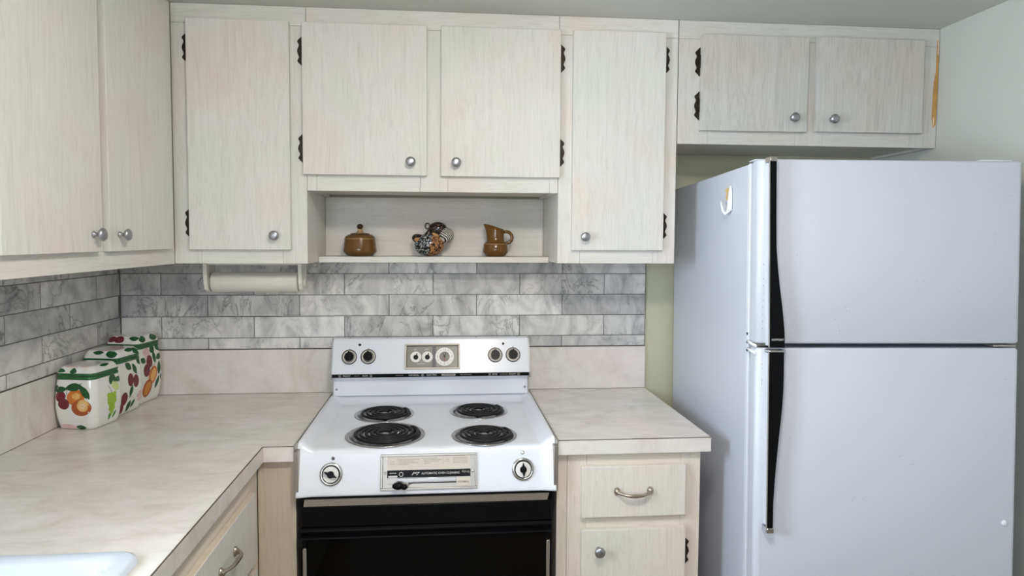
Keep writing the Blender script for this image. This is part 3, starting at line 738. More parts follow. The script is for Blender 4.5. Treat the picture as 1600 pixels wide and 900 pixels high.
mb.lathe([(.0050, 0), (.0050, .0004)], M['print_white'], 20); mb.lathe([(.0040, .0004), (.0040, .0006)], M['black'], 20); mb.lathe([(.0018, .0006), (.0018, .0008)], M['print_white'], 12)
build(mb, 'round_emblem', strip)

# burner knobs on the console
for kx, kz in ((-.3085, 1.0635), (-.2385, 1.0640), (.2415, 1.0655), (.3100, 1.0660)):
    mb = MB(); mb.M = CM @ Matrix.Translation((kx, cv(kz), 0))
    mb.lathe([(.0282, 0), (.0282, .0035), (.0270, .0050)], M['black'], 40)
    mb.lathe([(.0268, .0048), (.0262, .0066), (.0185, .0072), (.0180, .0060)], M['steel'], 40)
    for k in range(24):
        if k in (6,): continue
        a = 2*PI*k/24; c, s_ = math.cos(a), math.sin(a); sv = mb.M.copy()
        mb.M = mb.M @ Matrix.Translation((.0225*c, .0225*s_, .0069)) @ Matrix.Rotation(a, 4, 'Z'); mb.box(-.0018, .0018, -.0004, .0004, 0, .0005, M['print_dark']); mb.M = sv
    mb.box(-.0011, .0011, .0295, .0335, 0, .0003, M['print_red'])
    dial = build(mb, 'dial', rg, 'silver dial ring with black bezel')
    mb = MB(); mb.M = CM @ Matrix.Translation((kx, cv(kz), 0))
    mb.lathe([(.0172, .0060), (.0170, .013), (.0155, .0145)], M['black'], 32)
    mb.prism([(-.0042, -.0160), (-.0028, -.0178), (.0028, -.0178), (.0042, -.0160), (.0042, .0150), (.0, .0205), (-.0042, .0150)], .0140, .0235, M['black'], 'z')
    build(mb, 'knob', dial)
mb = MB()
for ix, iz in ((-.2720, 1.1065), (.2735, 1.1065)):
    mb.M = CM @ Matrix.Translation((ix, cv(iz), 0)); mb.lathe([(.0048, 0), (.0048, .0012), (.0030, .0026)], M['black'], 16)
    build(mb, 'indicator_light', rg); mb = MB()
mb.bm.free()
# clock panel
c0, c1, v0, v1 = -.1020, .1062, cv(1.0175), cv(1.1075)
mb = MB(); mb.M = CM
w = .0065
for a, b, c, d in ((c0, c1, v0, v0+w), (c0, c1, v1-w, v1), (c0, c0+w, v0+w, v1-w), (c1-w, c1, v0+w, v1-w)): mb.box(a, b, c, d, 0, .0075, M['label_metal'], .0012, 1)
clk = build(mb, 'clock_panel', rg, 'chrome framed timer and clock panel')
mb = MB(); mb.M = CM; mb.box(c0+w, c1-w, v0+w, v1-w, .0, .0010, M['black']); mb.box(c0+w+.002, c1-w-.002, v0+w+.002, v1-w-.003, .0, .0014, M['label_grey']); mb.box(.0015, .0155, v0+w, v1-w, .0014, .0018, M['mullion'])
dashes_m = M['print_white']
mb.box(-.0700, -.0560, cv(1.0885)-.001, cv(1.0885)+.001, .0014, .0016, dashes_m); mb.box(-.0260, -.0120, cv(1.0885)-.001, cv(1.0885)+.001, .0014, .0016, dashes_m); mb.box(-.0570, -.0270, cv(1.0370)-.0008, cv(1.0370)+.0008, .0014, .0016, dashes_m)
build(mb, 'face_plate', clk)
for tx in (-.0605, -.0170):
    mb = MB(); mb.M = CM @ Matrix.Translation((tx, cv(1.0615), 0))
    mb.lathe([(.0205, .0014), (.0205, .0024)], M['dial_white'], 32)
    for k in range(12):
        a = PI*k/6; mb.lathe([(.0007, .0024), (.0007, .0026)], M['print_dark'], 6, center=(.0175*math.cos(a), .0175*math.sin(a), 0))
    mb.lathe([(.0095, .0024), (.0085, .0070), (.005, .0078)], M['black'], 24, center=(0, -.0015, 0))
    mb.prism([(-.0022, -.004), (.0022, -.004), (.0060, .0115), (.0030, .0130)], .0070, .0100, M['black'], 'z')
    build(mb, 'timer_dial', clk)
mb = MB(); mb.M = CM @ Matrix.Translation((.0480, cv(1.0615), 0))
mb.lathe([(.0350, .0014), (.0350, .0026)], M['dial_white'], 48); mb.lathe([(.0195, .0026), (.0195, .0029)], M['print_grey'], 40)
for k in range(12):
    if k % 3: a = PI*k/6; mb.box(.0275*math.cos(a)-.0012, .0275*math.cos(a)+.0012, .0275*math.sin(a)-.0015, .0275*math.sin(a)+.0015, .0026, .0028, M['print_grey'])
face = build(mb, 'clock_face', clk)
mb = MB(); mb.M = CM @ Matrix.Translation((.0480, cv(1.0615), 0))
mb.prism([(-.0014, -.002), (.0014, -.002), (-.0050, .0140), (-.0066, .0132)], .0029, .0036, M['black'], 'z'); mb.prism([(-.0014, -.002), (.0014, -.002), (.0056, .0150), (.0040, .0156)], .0036, .0042, M['black'], 'z')
mb.box(-.0006, .0006, -.021, .004, .0042, .0046, M['print_red']); mb.lathe([(.0032, .0029), (.0032, .0052)], M['black'], 14)
build(mb, 'clock_hands', clk)
for s_, dx, dy in (('12', 0, .0272), ('3', .0272, 0), ('6', 0, -.0272), ('9', -.0272, 0)):
    text_mesh('numeral', s_, .0100, M['print_dark'], clk, CM @ Matrix.Translation((.0480+dx, cv(1.0615)+dy, .0028)), extrude=.0001)

# front panel: oven controls on the slanted face
pn = Vector((0, -.104, .0245)).normalized(); pu = Vector((0, .0245, .104)).normalized()
PM = frame_mat((0, -.6130, .880), pn, pu)
def pv(z): return (z-.880)/pu.z
for kx, kz, ang, nm in ((-.2800, .8265, 155, 'oven_selector'), (.2795, .8270, 92, 'oven_thermostat')):
    mb = MB(); mb.M = PM @ Matrix.Translation((kx, pv(kz), 0))
    mb.lathe([(.0330, 0), (.0335, .003), (.0320, .006), (.0255, .0085), (.0250, .0070)], M['chrome'], 48)
    mb.lathe([(.0250, .0068), (.0250, .0092), (.0238, .0098)], M['black'], 40); mb.lathe([(.0228, .0096), (.0225, .0108), (.0215, .0112)], M['dial_white'], 40)
    dl = build(mb, nm, rg, 'chrome ringed oven dial')
    mb = MB(); mb.M = PM @ Matrix.Translation((kx, pv(kz), 0)) @ Matrix.Rotation(math.radians(ang), 4, 'Z')
    mb.lathe([(.0102, .0110), (.0098, .0160)], M['black'], 24)
    mb.prism([(-.0205, 0), (-.008, -.0042), (.008, -.0042), (.0205, 0), (.008, .0042), (-.008, .0042)], .0112, .0225, M['black'], 'z')
    build(mb, 'knob', dl)
for ix, iz, m in ((-.2760, .8695, 'lamp_red'), (.2790, .8735, 'dial_white')):
    mb = MB(); mb.M = PM @ Matrix.Translation((ix, pv(iz), 0)); mb.lathe([(.0058, 0), (.0058, .0012), (.0045, .0014)], M['chrome'], 20); mb.lathe([(.0044, .0012), (.0040, .0030), (.002, .0038)], M[m], 16); build(mb, 'indicator_light', rg)
mb = MB(); mb.M = PM
a0, a1, b0, b1 = -.1390, .1430, pv(.7785), pv(.8770); w = .0070
for a, b, c, d in ((a0, a1, b0, b0+w), (a0, a1, b1-w, b1), (a0, a0+w, b0+w, b1-w), (a1-w, a1, b0+w, b1-w)): mb.box(a, b, c, d, .0, .0062, M['steel'], .0012, 1)
mb.box(a0+w, a1-w, b0+w, b1-w, 0, .0018, M['steel'])
plate = build(mb, 'cleaning_control_plate', rg, 'steel framed automatic oven cleaning plate')
mb = MB(); mb.M = PM; L0, L1 = -.1195, .1235
mb.box(L0, L1, pv(.8330), b1-w-.001, .0018, .0034, M['label_metal'])
def pdash(mb, x0, x1, v, h, m, seed):
    rnd = random.Random(seed); x = x0
    while x < x1:
        w_ = rnd.uniform(.0008, .0017); mb.box(x, min(x+w_, x1), v-h/2, v+h/2, .0034, .0036, m); x += w_ + .0006*rnd.choice((1, 1, 1, 2.4))
for k, (x0, x1, z) in enumerate(((-.111, -.099, .8560), (-.113, -.096, .8500), (-.089, -.024, .8620), (-.087, -.041, .8575), (-.087, -.029, .8530), (-.087, -.058, .8485),
        (-.018, .027, .8640), (-.014, .038, .8595), (-.014, .031, .8550), (-.012, .006, .8500), (.049, .061, .8600), (.048, .063, .8545), (.073, .117, .8645), (.071, .115, .8600), (.071, .116, .8550), (.073, .116, .8505))):
    pdash(mb, x0, x1, pv(z), .0019, M['print_grey'], k)
for x in (-.0915, .0435): mb.box(x-.0003, x+.0003, pv(.8465), pv(.8650), .0034, .0036, M['print_grey'])
build(mb, 'instruction_label', plate)
mb = MB(); mb.M = PM; mb.box(L0, L1, pv(.8120), pv(.8325), .0018, .0030, M['black'])
mb.lathe([(.0062, .0030), (.0062, .0036), (.0050, .0036), (.0050, .0030)], M['dial_white'], 24, center=(-.0790, pv(.8215), 0), cap=False)
mb.box(-.116, -.090, pv(.8130), pv(.8180), .0030, .0034, M['steel'])
pd = random.Random(5)
for x in (-.112, -.108, -.104, -.100, -.096): mb.box(x, x+.0025, pv(.8235), pv(.8262), .0030, .0033, M['print_white'])
for k in range(9): x = .098+k*.0026; mb.box(x, x+.0016, pv(.8205+.003*pd.random()), pv(.826+.003*pd.random()), .0030, .0033, M['print_grey'])
build(mb, 'black_band', plate)
text_mesh('lettering', 'AUTOMATIC OVEN CLEANING', .0088, M['print_white'], plate, PM @ Matrix.Translation((.0360, pv(.8225), .0032)), width=.87, extrude=.0001, bold=.0001)
text_mesh('lettering', 'P*7', .0120, M['print_white'], plate, PM @ Matrix.Translation((-.0395, pv(.8220), .0032)), shear=.5, extrude=.0001, width=1.1, bold=.0002)
mb = MB(); mb.M = PM
mb.box(-.0580, .0830, pv(.7955), pv(.7985), .0018, .0024, M['black']); mb.box(L0+.03, L1-.042, pv(.8000), pv(.8105), .0018, .0040, M['chrome'], .0008, 1)
mb.box(.0820, .1225, pv(.7880), pv(.8095), .0018, .0038, M['label_metal'])
for x in (a0+.0135, a1-.0130):
    mb.lathe([(.0040, .0018), (.0036, .0036), (.0018, .0042)], M['chrome'], 14, center=(x, pv(.8260), 0))
build(mb, 'slide_track', plate)
text_mesh('lettering', 'NORMAL', .0078, M['print_dark'], plate, PM @ Matrix.Translation((.1025, pv(.7975), .0040)), extrude=.0001, bold=.0001)
text_mesh('lettering', 'CLEAN', .0060, M['print_dark'], plate, PM @ Matrix.Translation((-.1080, pv(.7945), .0020)), extrude=.0001)
mb = MB(); mb.M = PM
mb.tube([(-.0500, pv(.7970), .002), (-.0600, pv(.7925), .016), (-.0680, pv(.7895), .024)], .0022, M['chrome'], 8)
mb.sphere((-.0860, pv(.7925), .024), .0165, M['black'], (1.05, .62, .55)); mb.sphere((-.0690, pv(.7895), .024), .0095, M['black'], (1.1, .8, .7))
build(mb, 'latch_lever', plate)

# oven door
mb = MB()
mb.box(-.3690, .3690, -.6300, -.5950, .06, .7600, M['black'], .002, 2); build(mb, 'door_surround', rg)
mb = MB(); mb.prism([(-.3530, .7600), (.3560, .7600), (.3500, .7400), (-.3560, .7400)], -.6440, -.6305, M['steel']); mb.prism([(-.3525, .7625), (.3555, .7625), (.3555, .7602), (-.3525, .7602)], -.6400, -.6305, M['black'])
build(mb, 'chrome_strip', rg)
mb = MB()
mb.box(-.3640, .3640, -.6450, -.6305, .6780, .7390, M['black'], .003, 2)
mb.prism([(-.6305, .6775), (-.6470, .6775), (-.6520, .6740), (-.6530, .6700), (-.6500, .6690), (-.6460, .6730), (-.6305, .6730)], -.3645, .3645, M['black'], 'x')
mb.prism([(-.6305, .6560), (-.6480, .6560), (-.6560, .6530), (-.6570, .6490), (-.6530, .6480), (-.6470, .6515), (-.6305, .6515)], -.3645, .3645, M['black'], 'x')
mb.box(-.3640, .3640, -.6400, -.6305, .6562, .6728, M['black'])
dr = build(mb, 'oven_door', rg)
mb = MB(); mb.box(-.3485, .3485, -.6440, -.6305, .20, .6500, M['black_glass'], .0015, 1)
mb.box(-.3640, .3640, -.6420, -.6305, .6180, .6500, M['black'], .0015, 1); build(mb, 'door_glass', dr)
for sx in (-1, 1):
    mb = MB(); mb.box(sx*.3490, sx*.3590, -.6460, -.6305, .20, .6175, M['steel'], .0015, 1); build(mb, 'door_trim', dr)
mb = MB(); mb.box(-.3620, .3620, -.6400, -.6305, .07, .19, M['black'], .003, 2); build(mb, 'storage_drawer', rg)

# ------------------------------------------------------------------ refrigerator
FRot = Matrix.Rotation(-.0553, 4, 'Z') @ Matrix.Rotation(-.0291, 4, 'X')
fr = thing('refrigerator', (.9593, -.0498, 0), 'white top-freezer refrigerator with long black handles, at the right under the short cabinet', 'refrigerator', rot=FRot)
FM = Matrix.Translation((.9593, -.0498, 0)) @ FRot
def fb(): return MB()
W = .7563
def fbuild(mb, name, parent, label=None): return build(mb, name, parent, label, local=True)
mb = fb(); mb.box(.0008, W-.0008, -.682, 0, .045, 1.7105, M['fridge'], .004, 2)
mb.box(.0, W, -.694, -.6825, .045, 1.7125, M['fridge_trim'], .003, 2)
mb.box(.02, W-.02, -.655, -.03, .02, .045, M['mullion'])
for px_ in (.05, W-.05):
    for py_ in (-.05, -.62): mb.lathe([(.02, -.0 if py_ > -.3 else -.018), (.02, .03)], M['mullion'], 12, center=(px_, py_, 0))
body = fbuild(mb, 'fridge_body', fr)
mb = fb(); mb.box(.014, W-.014, -.712, -.6945, 1.1700, 1.2150, M['mullion']); mb.box(.680, .745, -.752, -.694, 1.1905, 1.1960, M['steel'], .001, 1); mb.box(.012, .070, -.735, -.694, 1.1900, 1.1965, M['steel'], .001, 1); fbuild(mb, 'divider', fr)
def fridge_door(z0, z1):
    mb = fb()
    # cross-section with softly rounded front verticals
    sec = [(.004, -.7065), (.0005, -.712), (0, -.735)]
    for k in range(7):
        a = PI + (PI/2)*k/6; sec.append((.016+.016*math.cos(a), -.738+.016*math.sin(a)))
    for k in range(7):
        a = 1.5*PI + (PI/2)*k/6; sec.append((W-.016+.016*math.cos(a), -.738+.016*math.sin(a)))
    sec += [(W, -.735), (W-.0005, -.712), (W-.004, -.7065)]
    e = .006
    A = [[mb.vert((x + (W/2-x)*ins, y + (.003 if ins else 0), z)) for x, y in sec] for z, ins in ((z0, .008), (z0+e, 0), (z1-e, 0), (z1, .008))]
    for r0, r1 in zip(A[:-1], A[1:]):
        for k in range(len(sec)): mb.face([r0[k], r0[(k+1) % len(sec)], r1[(k+1) % len(sec)], r1[k]], M['fridge'], 2 < k < 16)
    mb.face(A[0], M['fridge']); mb.face(A[-1], M['fridge'])
    return mb
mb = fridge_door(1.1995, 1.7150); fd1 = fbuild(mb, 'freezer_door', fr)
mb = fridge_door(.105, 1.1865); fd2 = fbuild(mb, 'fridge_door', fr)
for z0, z1, p in ((1.205, 1.708, fd1), (.11, 1.180, fd2)):
    mb = fb(); mb.box(.008, W-.008, -.7064, -.6942, z0, z1, M['gasket']); fbuild(mb, 'gasket', p)
# handles: thin black blades on a narrow chrome-edged web
def handle_blade(parent, left, right, capz, band, name):
    mb = fb()
    pl = left + list(reversed(right))
    mb.prism(pl, -.784, -.7785, M['black'], 'y')
    zs_ = [p[1] for p in left]; zt_, zb_ = max(zs_), min(zs_)
    x0 = left[0][0]
    h = fbuild(mb, name, parent)
    mb = fb(); mb.prism([(x0-.0018, zt_), (x0-.0002, zt_), (left[-1][0]-.0002, zb_), (left[-1][0]-.0018, zb_)], -.7845, -.7790, M['chrome'])
    web = [(x, z) for x, z in ((x0+.001, zt_-.004), (x0+.013, zt_-.004), (left[-1][0]+.013, zb_+.004), (left[-1][0]+.001, zb_+.004))]
    mb.prism(web, -.7780, -.7545, M['fridge_trim'])
    fbuild(mb, 'handle_web', h)
    for (cx0, cx1, cz0, cz1) in capz:
        mb = fb(); mb.box(cx0, cx1, -.7870, -.7545, cz0, cz1, M[band], .0015, 1); fbuild(mb, 'end_cap', h)
    return h
hf = handle_blade(fd1, [(.0165, 1.706), (.0180, 1.60), (.0190, 1.45), (.0205, 1.30), (.0218, 1.1925)],
                  [(.0340, 1.706), (.0345, 1.6425), (.0355, 1.54), (.0370, 1.4672), (.0420, 1.41), (.0475, 1.3616), (.0570, 1.2911), (.0625, 1.235), (.0638, 1.1925)],
                  [(.0150, .0355, 1.704, 1.7175)], 'steel', 'door_handle')
text_mesh('lettering', 'HOTPOINT', .0078, M['print_white'], hf, FM @ frame_mat((.0436, -.7842, 1.2140), (0, -1, 0)), extrude=.0001, width=.82, bold=.0001)
hb = handle_blade(fd2, [(.0210, 1.1790), (.0205, 1.0), (.0205, .85), (.0215, .690)],
                  [(.0620, 1.1790), (.0622, 1.12), (.0615, 1.0786), (.0590, 1.03), (.0555, .9898), (.0495, .93), (.0440, .8652), (.0400, .81), (.0375, .758), (.0370, .690)],
                  [(.0195, .0640, 1.1792, 1.1855), (.0195, .0390, .676, .6905)], 'chrome', 'door_handle')
mb = fb()      # hinge covers on the top edge, stop pins by the door gap, bumper button
mb.box(.640, .730, -.745, -.63, 1.7155, 1.7200, M['plastic_white'], .0015, 1); fbuild(mb, 'hinge_cover', body); mb = fb(); mb.box(-.002, .035, -.735, -.69, 1.7152, 1.7180, M['plastic_white'], .001, 1)
fbuild(mb, 'hinge_cover', body)
for z in (1.1965, 1.1750):
    mb = fb(); mb.M = Matrix.Translation((-.0015, 0, z)); mb.tube([(0, -.697, .003), (-.0005, -.7150, 0), (.0, -.748, -.004)], .0042, M['plastic_white'], 10); fbuild(mb, 'door_stop', body)
mb = fb()
for z in (1.2200, 1.1960, 1.1720): mb.M = frame_mat((-.0002, -.690, z), (-1, 0, 0)); mb.lathe([(.0042, 0), (.0038, .0018), (.002, .0022)], M['mullion'], 12)
fbuild(mb, 'door_screw', body)
mb = fb(); mb.M = frame_mat((.7190, -.7541, .6870), (0, -1, 0)); mb.lathe([(.0088, 0), (.0085, .0025), (.005, .0045), (.002, .0050)], M['plastic_white'], 20); fbuild(mb, 'round_button', fd2)
# scuffs and chips on the doors
for z0, z1, p, seed, nn in ((1.23, 1.68, fd1, 4, 34), (.70, 1.16, fd2, 7, 26)):
    mb = fb(); rnd = random.Random(seed); cl = [(rnd.uniform(.08, .74), rnd.uniform(z0, z1)) for _ in range(7)] + [(.68, z0+.25), (.705, z1-.08)]
    for k in range(nn):
        cx, cz = rnd.choice(cl); x = min(max(cx+rnd.gauss(0, .018), .07), .73); z = min(max(cz+rnd.gauss(0, .03), z0), z1); r = rnd.uniform(.0006, .0014)
        mb.M = frame_mat((x, -.75405, z), (0, -1, 0)); mb.lathe([(r, 0), (r*.8, .0003)], M['gasket'], 6)
    for k in range(10):
        z = z1 - .02 - k*.012*rnd.uniform(.6, 1.3) if z0 < 1 else z0+.01+k*.02; mb.M = Matrix.Identity(4)
        mb.box(.0145-.0006, .0150+.0004, -.75415, -.7530, z, z+rnd.uniform(.001, .004), M['print_grey'])
    o = fbuild(mb, 'paint_chips', p); o['kind'] = 'stuff'

# hook stuck on the fridge side and the mark of old glue beside it
hk = thing('adhesive_hook', tuple(FM @ Vector((-.001, -.5560, 1.575))), 'small white plastic hook stuck on the upper left side of the fridge', 'hook', rot=FRot)
mb = MB(); pts = [(-.003, -.0070, .085), (-.0040, -.0095, .065), (-.0050, -.0095, .035), (-.0080, -.0060, .008), (-.0135, .0000, .000), (-.0170, .0120, .010), (-.0180, .0200, .025), (-.0180, .0260, .042)]
mb.tube(pts, .004, M['plastic_white'], 12, rad=[.0015, .0050, .0065, .0062, .0052, .0044, .0038, .0026]); build(mb, 'hook_arm', hk, local=True)
mb = MB(); mb.prism([(.002, .012), (-.014, .010), (-.017, .03), (-.015, .07), (-.008, .088), (-.001, .07)], -.0050, -.0002, M['plastic_white'], 'x'); build(mb, 'mounting_plate', hk, local=True)
mb = fb(); mb.prism([(-.515, 1.655), (-.537, 1.659), (-.546, 1.647), (-.541, 1.637), (-.545, 1.624), (-.527, 1.620), (-.519, 1.630), (-.525, 1.643)], -.0004, .0010, M['glue'], 'x'); fbuild(mb, 'glue_mark', body, 'yellow old glue mark')

# ------------------------------------------------------------------ canisters
def chain_poly(a, c, n=5):
    """square plan with rounded chamfers, starts at centre of the front (-y) face, counter-clockwise"""
    P = []
    cs = [((a, -a), (-1, 0), (0, 1)), ((a, a), (0, -1), (-1, 0)), ((-a, a), (1, 0), (0, -1)), ((-a, -a), (0, 1), (1, 0))]
    for (cx, cy), d0, d1 in cs:
        p0 = Vector((cx+d0[0]*c, cy+d0[1]*c)); p1 = Vector((cx, cy)); p2 = Vector((cx+d1[0]*c, cy+d1[1]*c)); m_ = (p0+p2)/2*.72+p1*.28
        for k in range(n+1):
            t = k/n; P.append(((1-t)**2)*p0 + 2*t*(1-t)*(2*m_-(p0+p2)/2) + t*t*p2)
    return P
class Can:
    def __init__(s, a, c, H, lidH, k):
        s.a, s.c, s.H, s.lidH, s.k = a, c, H, lidH, k
        s.P = chain_poly(a, c); n = len(s.P)
        # cyclic arclength starting at middle of front face
        s.pts = [Vector((0, -a))] + s.P + [Vector((0, -a))]
        s.L = [0]
        for p, q in zip(s.pts[:-1], s.pts[1:]): s.L.append(s.L[-1]+(q-p).length)
    def at(s, d):
        d %= s.L[-1]
        for i in range(len(s.L)-1):
            if d <= s.L[i+1]:
                t = (d-s.L[i])/max(1e-9, s.L[i+1]-s.L[i]); p = s.pts[i].lerp(s.pts[i+1], t); tg = (s.pts[i+1]-s.pts[i]).normalized()
                return p, Vector((tg.y, -tg.x))
    def scale(s, z):
        t = z/s.H; return .855 + .185*math.sin(PI*min(1, max(0, t))**.85*.90)**.85 if t > 0 else .855
    def surf(s, d, z, off):
        p, n = s.at(d); q = p*s.scale(z) + n*off; return (q.x, q.y, z)
    def lidp(s, t):   # t 0..1 up the lid: scale, z
        prof = [(0, .93, 0), (.10, .955, .004), (.22, .95, .009), (.45, .915, .42*s.lidH), (.72, .84, .80*s.lidH), (.90, .76, .97*s.lidH), (1, .66, s.lidH)]
        for (t0, a0, z0), (t1, a1, z1) in zip(prof[:-1], prof[1:]):
            if t <= t1: u = (t-t0)/(t1-t0); return a0+(a1-a0)*u, z0+(z1-z0)*u
        return prof[-1][1:]
    def surf_lid(s, d, t, off):
        p, n = s.at(d); a, z = s.lidp(t); q = p*a + n*off*.7; return (q.x, q.y, s.H+.001+z+off*.7)
def blob(mb, fn, cx, cz, rx, rz, rot, shape, m, layer=1, kz=1.0):
    n = 20; rx, rz = rx*1.07, rz*1.07; c, s_ = math.cos(rot), math.sin(rot); off = .00025*layer
    R = []
    for ring in range(0, 5):
        f = ring/4; row = []
        for k in range(n):
            a = 2*PI*k/n
            if shape == 'leaf': x, y = rx*1.12*math.cos(a), rz*1.1*math.sin(a)*abs(math.sin(a))**1.0
            else: x, y = rx*math.cos(a), rz*math.sin(a)
            x, y = x*f, y*f
            row.append((cx+x*c-y*s_, cz+(x*s_+y*c)*kz))
        R.append(row)
    cvx = mb.vert(fn(cx, cz, off)); prev = None
    for ring in range(1, 5):
        cur = [mb.vert(fn(a, b, off if ring < 4 else off*.6)) for a, b in R[ring]]
        for k in range(n):
            if prev is None: mb.face([cvx, cur[k], cur[(k+1) % n]], m, True)
            else: mb.face([prev[k], cur[k], cur[(k+1) % n], prev[(k+1) % n]], m, True)
        prev = cur
def stroke(mb, fn, pts, w, m, layer=2):
    P = []
    for (a, b), (c, d) in zip(pts[:-1], pts[1:]):
        for k in range(4): P.append((a+(c-a)*k/4, b+(d-b)*k/4))
    P.append(pts[-1]); V = []
    for i, (x, z) in enumerate(P):
        a, b = P[max(0, i-1)], P[min(len(P)-1, i+1)]; tx, tz = b[0]-a[0], b[1]-a[1]; l = math.hypot(tx, tz) or 1
        nx, nz = -tz/l*w/2, tx/l*w/2; V.append((mb.vert(fn(x+nx, z+nz, .00025*layer)), mb.vert(fn(x-nx, z-nz, .00025*layer))))
    for a, b in zip(V[:-1], V[1:]): mb.face([a[0], b[0], b[1], a[1]], m)
def canister(loc, rz, can, label, decor, lid_decor):
    t = thing('canister', loc, label, 'canister', 'fruit painted canisters', rot=Matrix.Rotation(rz, 4, 'Z'))
    mb = MB(); N_ = 72; zs_ = [0, .003] + [can.H*k/14 for k in range(1, 14)] + [can.H-.010, can.H-.0095, can.H-.004, can.H]
    rings = []
    for i, z in enumerate(zs_):
        off = (.0016 if i >= len(zs_)-3 else 0) - (.003 if i == 0 else 0)
        rings.append([mb.vert(can.surf(can.L[-1]*k/N_, z, off)) for k in range(N_)])
    for i in range(len(rings)-1):
        m = M['rim_green'] if i >= len(zs_)-4 else M['pot_white']
        for k in range(N_): mb.face([rings[i][k], rings[i][(k+1) % N_], rings[i+1][(k+1) % N_], rings[i+1][k]], m, True)
    mb.face(rings[0], M['pot_white']); mb.face(rings[-1], M['pot_white'])
    decor(mb, can.surf, can.a/.07, can); build(mb, 'canister_body', t, local=True)
    mb = MB(); ts = [0, .10, .16, .22, .23, .34, .45, .58, .72, .82, .90, .96, 1.0]; rings = []
    for tt in ts: rings.append([mb.vert(can.surf_lid(can.L[-1]*k/N_, tt, 0)) for k in range(N_)])
    for i in range(len(rings)-1):
        for k in range(N_): mb.face([rings[i][k], rings[i][(k+1) % N_], rings[i+1][(k+1) % N_], rings[i+1][k]], M['rim_green'] if i < 3 else M['pot_white'], True)
    mb.face(rings[0], M['rim_green']); mb.face(rings[-1], M['pot_white'])
    lid_decor(mb, can.surf_lid, can); build(mb, 'canister_lid', t, local=True)
    return t
def leaf(mb, f, x, z, l, w, r, m='leaf', ly=1): blob(mb, f, x, z, l, w, math.radians(r), 'leaf', M[m], ly)
def grapes(mb, f, x, z, s):
    for i, row in enumerate((3, 3, 3, 2, 2, 1)):
        for k in range(row): blob(mb, f, x+(k-(row-1)/2)*.009*s, z-i*.0085*s, .0056*s, .0056*s, 0, 'e', M['grape'], 1+(i+k) % 3)
    stroke(mb, f, [(x, z+.004*s), (x-.004*s, z+.016*s), (x-.010*s, z+.024*s)], .0012*s, M['stem'], 2)
def decor1(mb, f, s, can):
    g_ = f; f = lambda d, z, off: g_(d+.008, z*.97, off)
    # cherries, orange and halved orange on the front
    leaf(mb, f, -.050, .130, .020, .0085, 5); leaf(mb, f, -.005, .138, .024, .011, 8, ly=2); leaf(mb, f, .030, .122, .022, .0105, -55)
    blob(mb, f, -.047, .108, .0155, .0165, 0, 'e', M['plum'], 1); blob(mb, f, -.036, .084, .0165, .0165, 0, 'e', M['plum'], 2)
    blob(mb, f, .002, .105, .0265, .0245, .1, 'e', M['orange'], 1); blob(mb, f, .004, .110, .013, .010, .1, 'e', M['orange_l'], 2)
    blob(mb, f, .019, .073, .0290, .0245, .12, 'e', M['orange_d'], 3); blob(mb, f, .024, .079, .0190, .0190, -.5, 'e', M['orange_l'], 4)
    for k in range(14):
        a = 2*PI*k/14; stroke(mb, f, [(.024+.003*math.cos(a), .079+.003*math.sin(a)), (.024+.0155*math.cos(a), .079+.0155*math.sin(a))], .0016, M['seedline'], 6)
    stroke(mb, f, [(-.040, .122), (-.026, .133), (-.012, .137)], .0014, M['stem'], 3); stroke(mb, f, [(-.033, .100), (-.026, .118), (-.026, .132)], .0014, M['stem'], 3)
    stroke(mb, f, [(.004, .125), (.010, .142), (.021, .152)], .0018, M['stem'], 3)
    blob(mb, f, -.030, .010, .026, .0075, -.1, 'e', M['blossom'], 1); leaf(mb, f, .014, .008, .016, .0065, -5)
    # pear and grapes on the right face
    s0 = 2*can.a-.004
    leaf(mb, f, s0+.000, .148, .016, .008, 70, ly=3); leaf(mb, f, s0+.012, .150, .015, .008, 100, ly=2); leaf(mb, f, s0+.032, .142, .016, .008, 0)
    blob(mb, f, s0+.016, .122, .018, .0125, -.9, 'e', M['pear'], 1); blob(mb, f, s0+.008, .132, .010, .0075, -.9, 'e', M['pear'], 2)
    grapes(mb, f, s0-.004, .098, 1.35); leaf(mb, f, s0-.010, .030, .013, .006, 75, 'leaf2'); leaf(mb, f, s0+.010, .030, .012, .005, 60, 'leaf2')
    leaf(mb, f, s0+.050, .07, .016, .007, 60); blob(mb, f, s0+.052, .045, .014, .016, 0, 'e', M['plum'], 1)
    for q in (4*can.a, 6*can.a):
        blob(mb, f, q, .09, .024, .024, 0, 'e', M['orange'], 1); leaf(mb, f, q+.02, .13, .02, .009, 30)
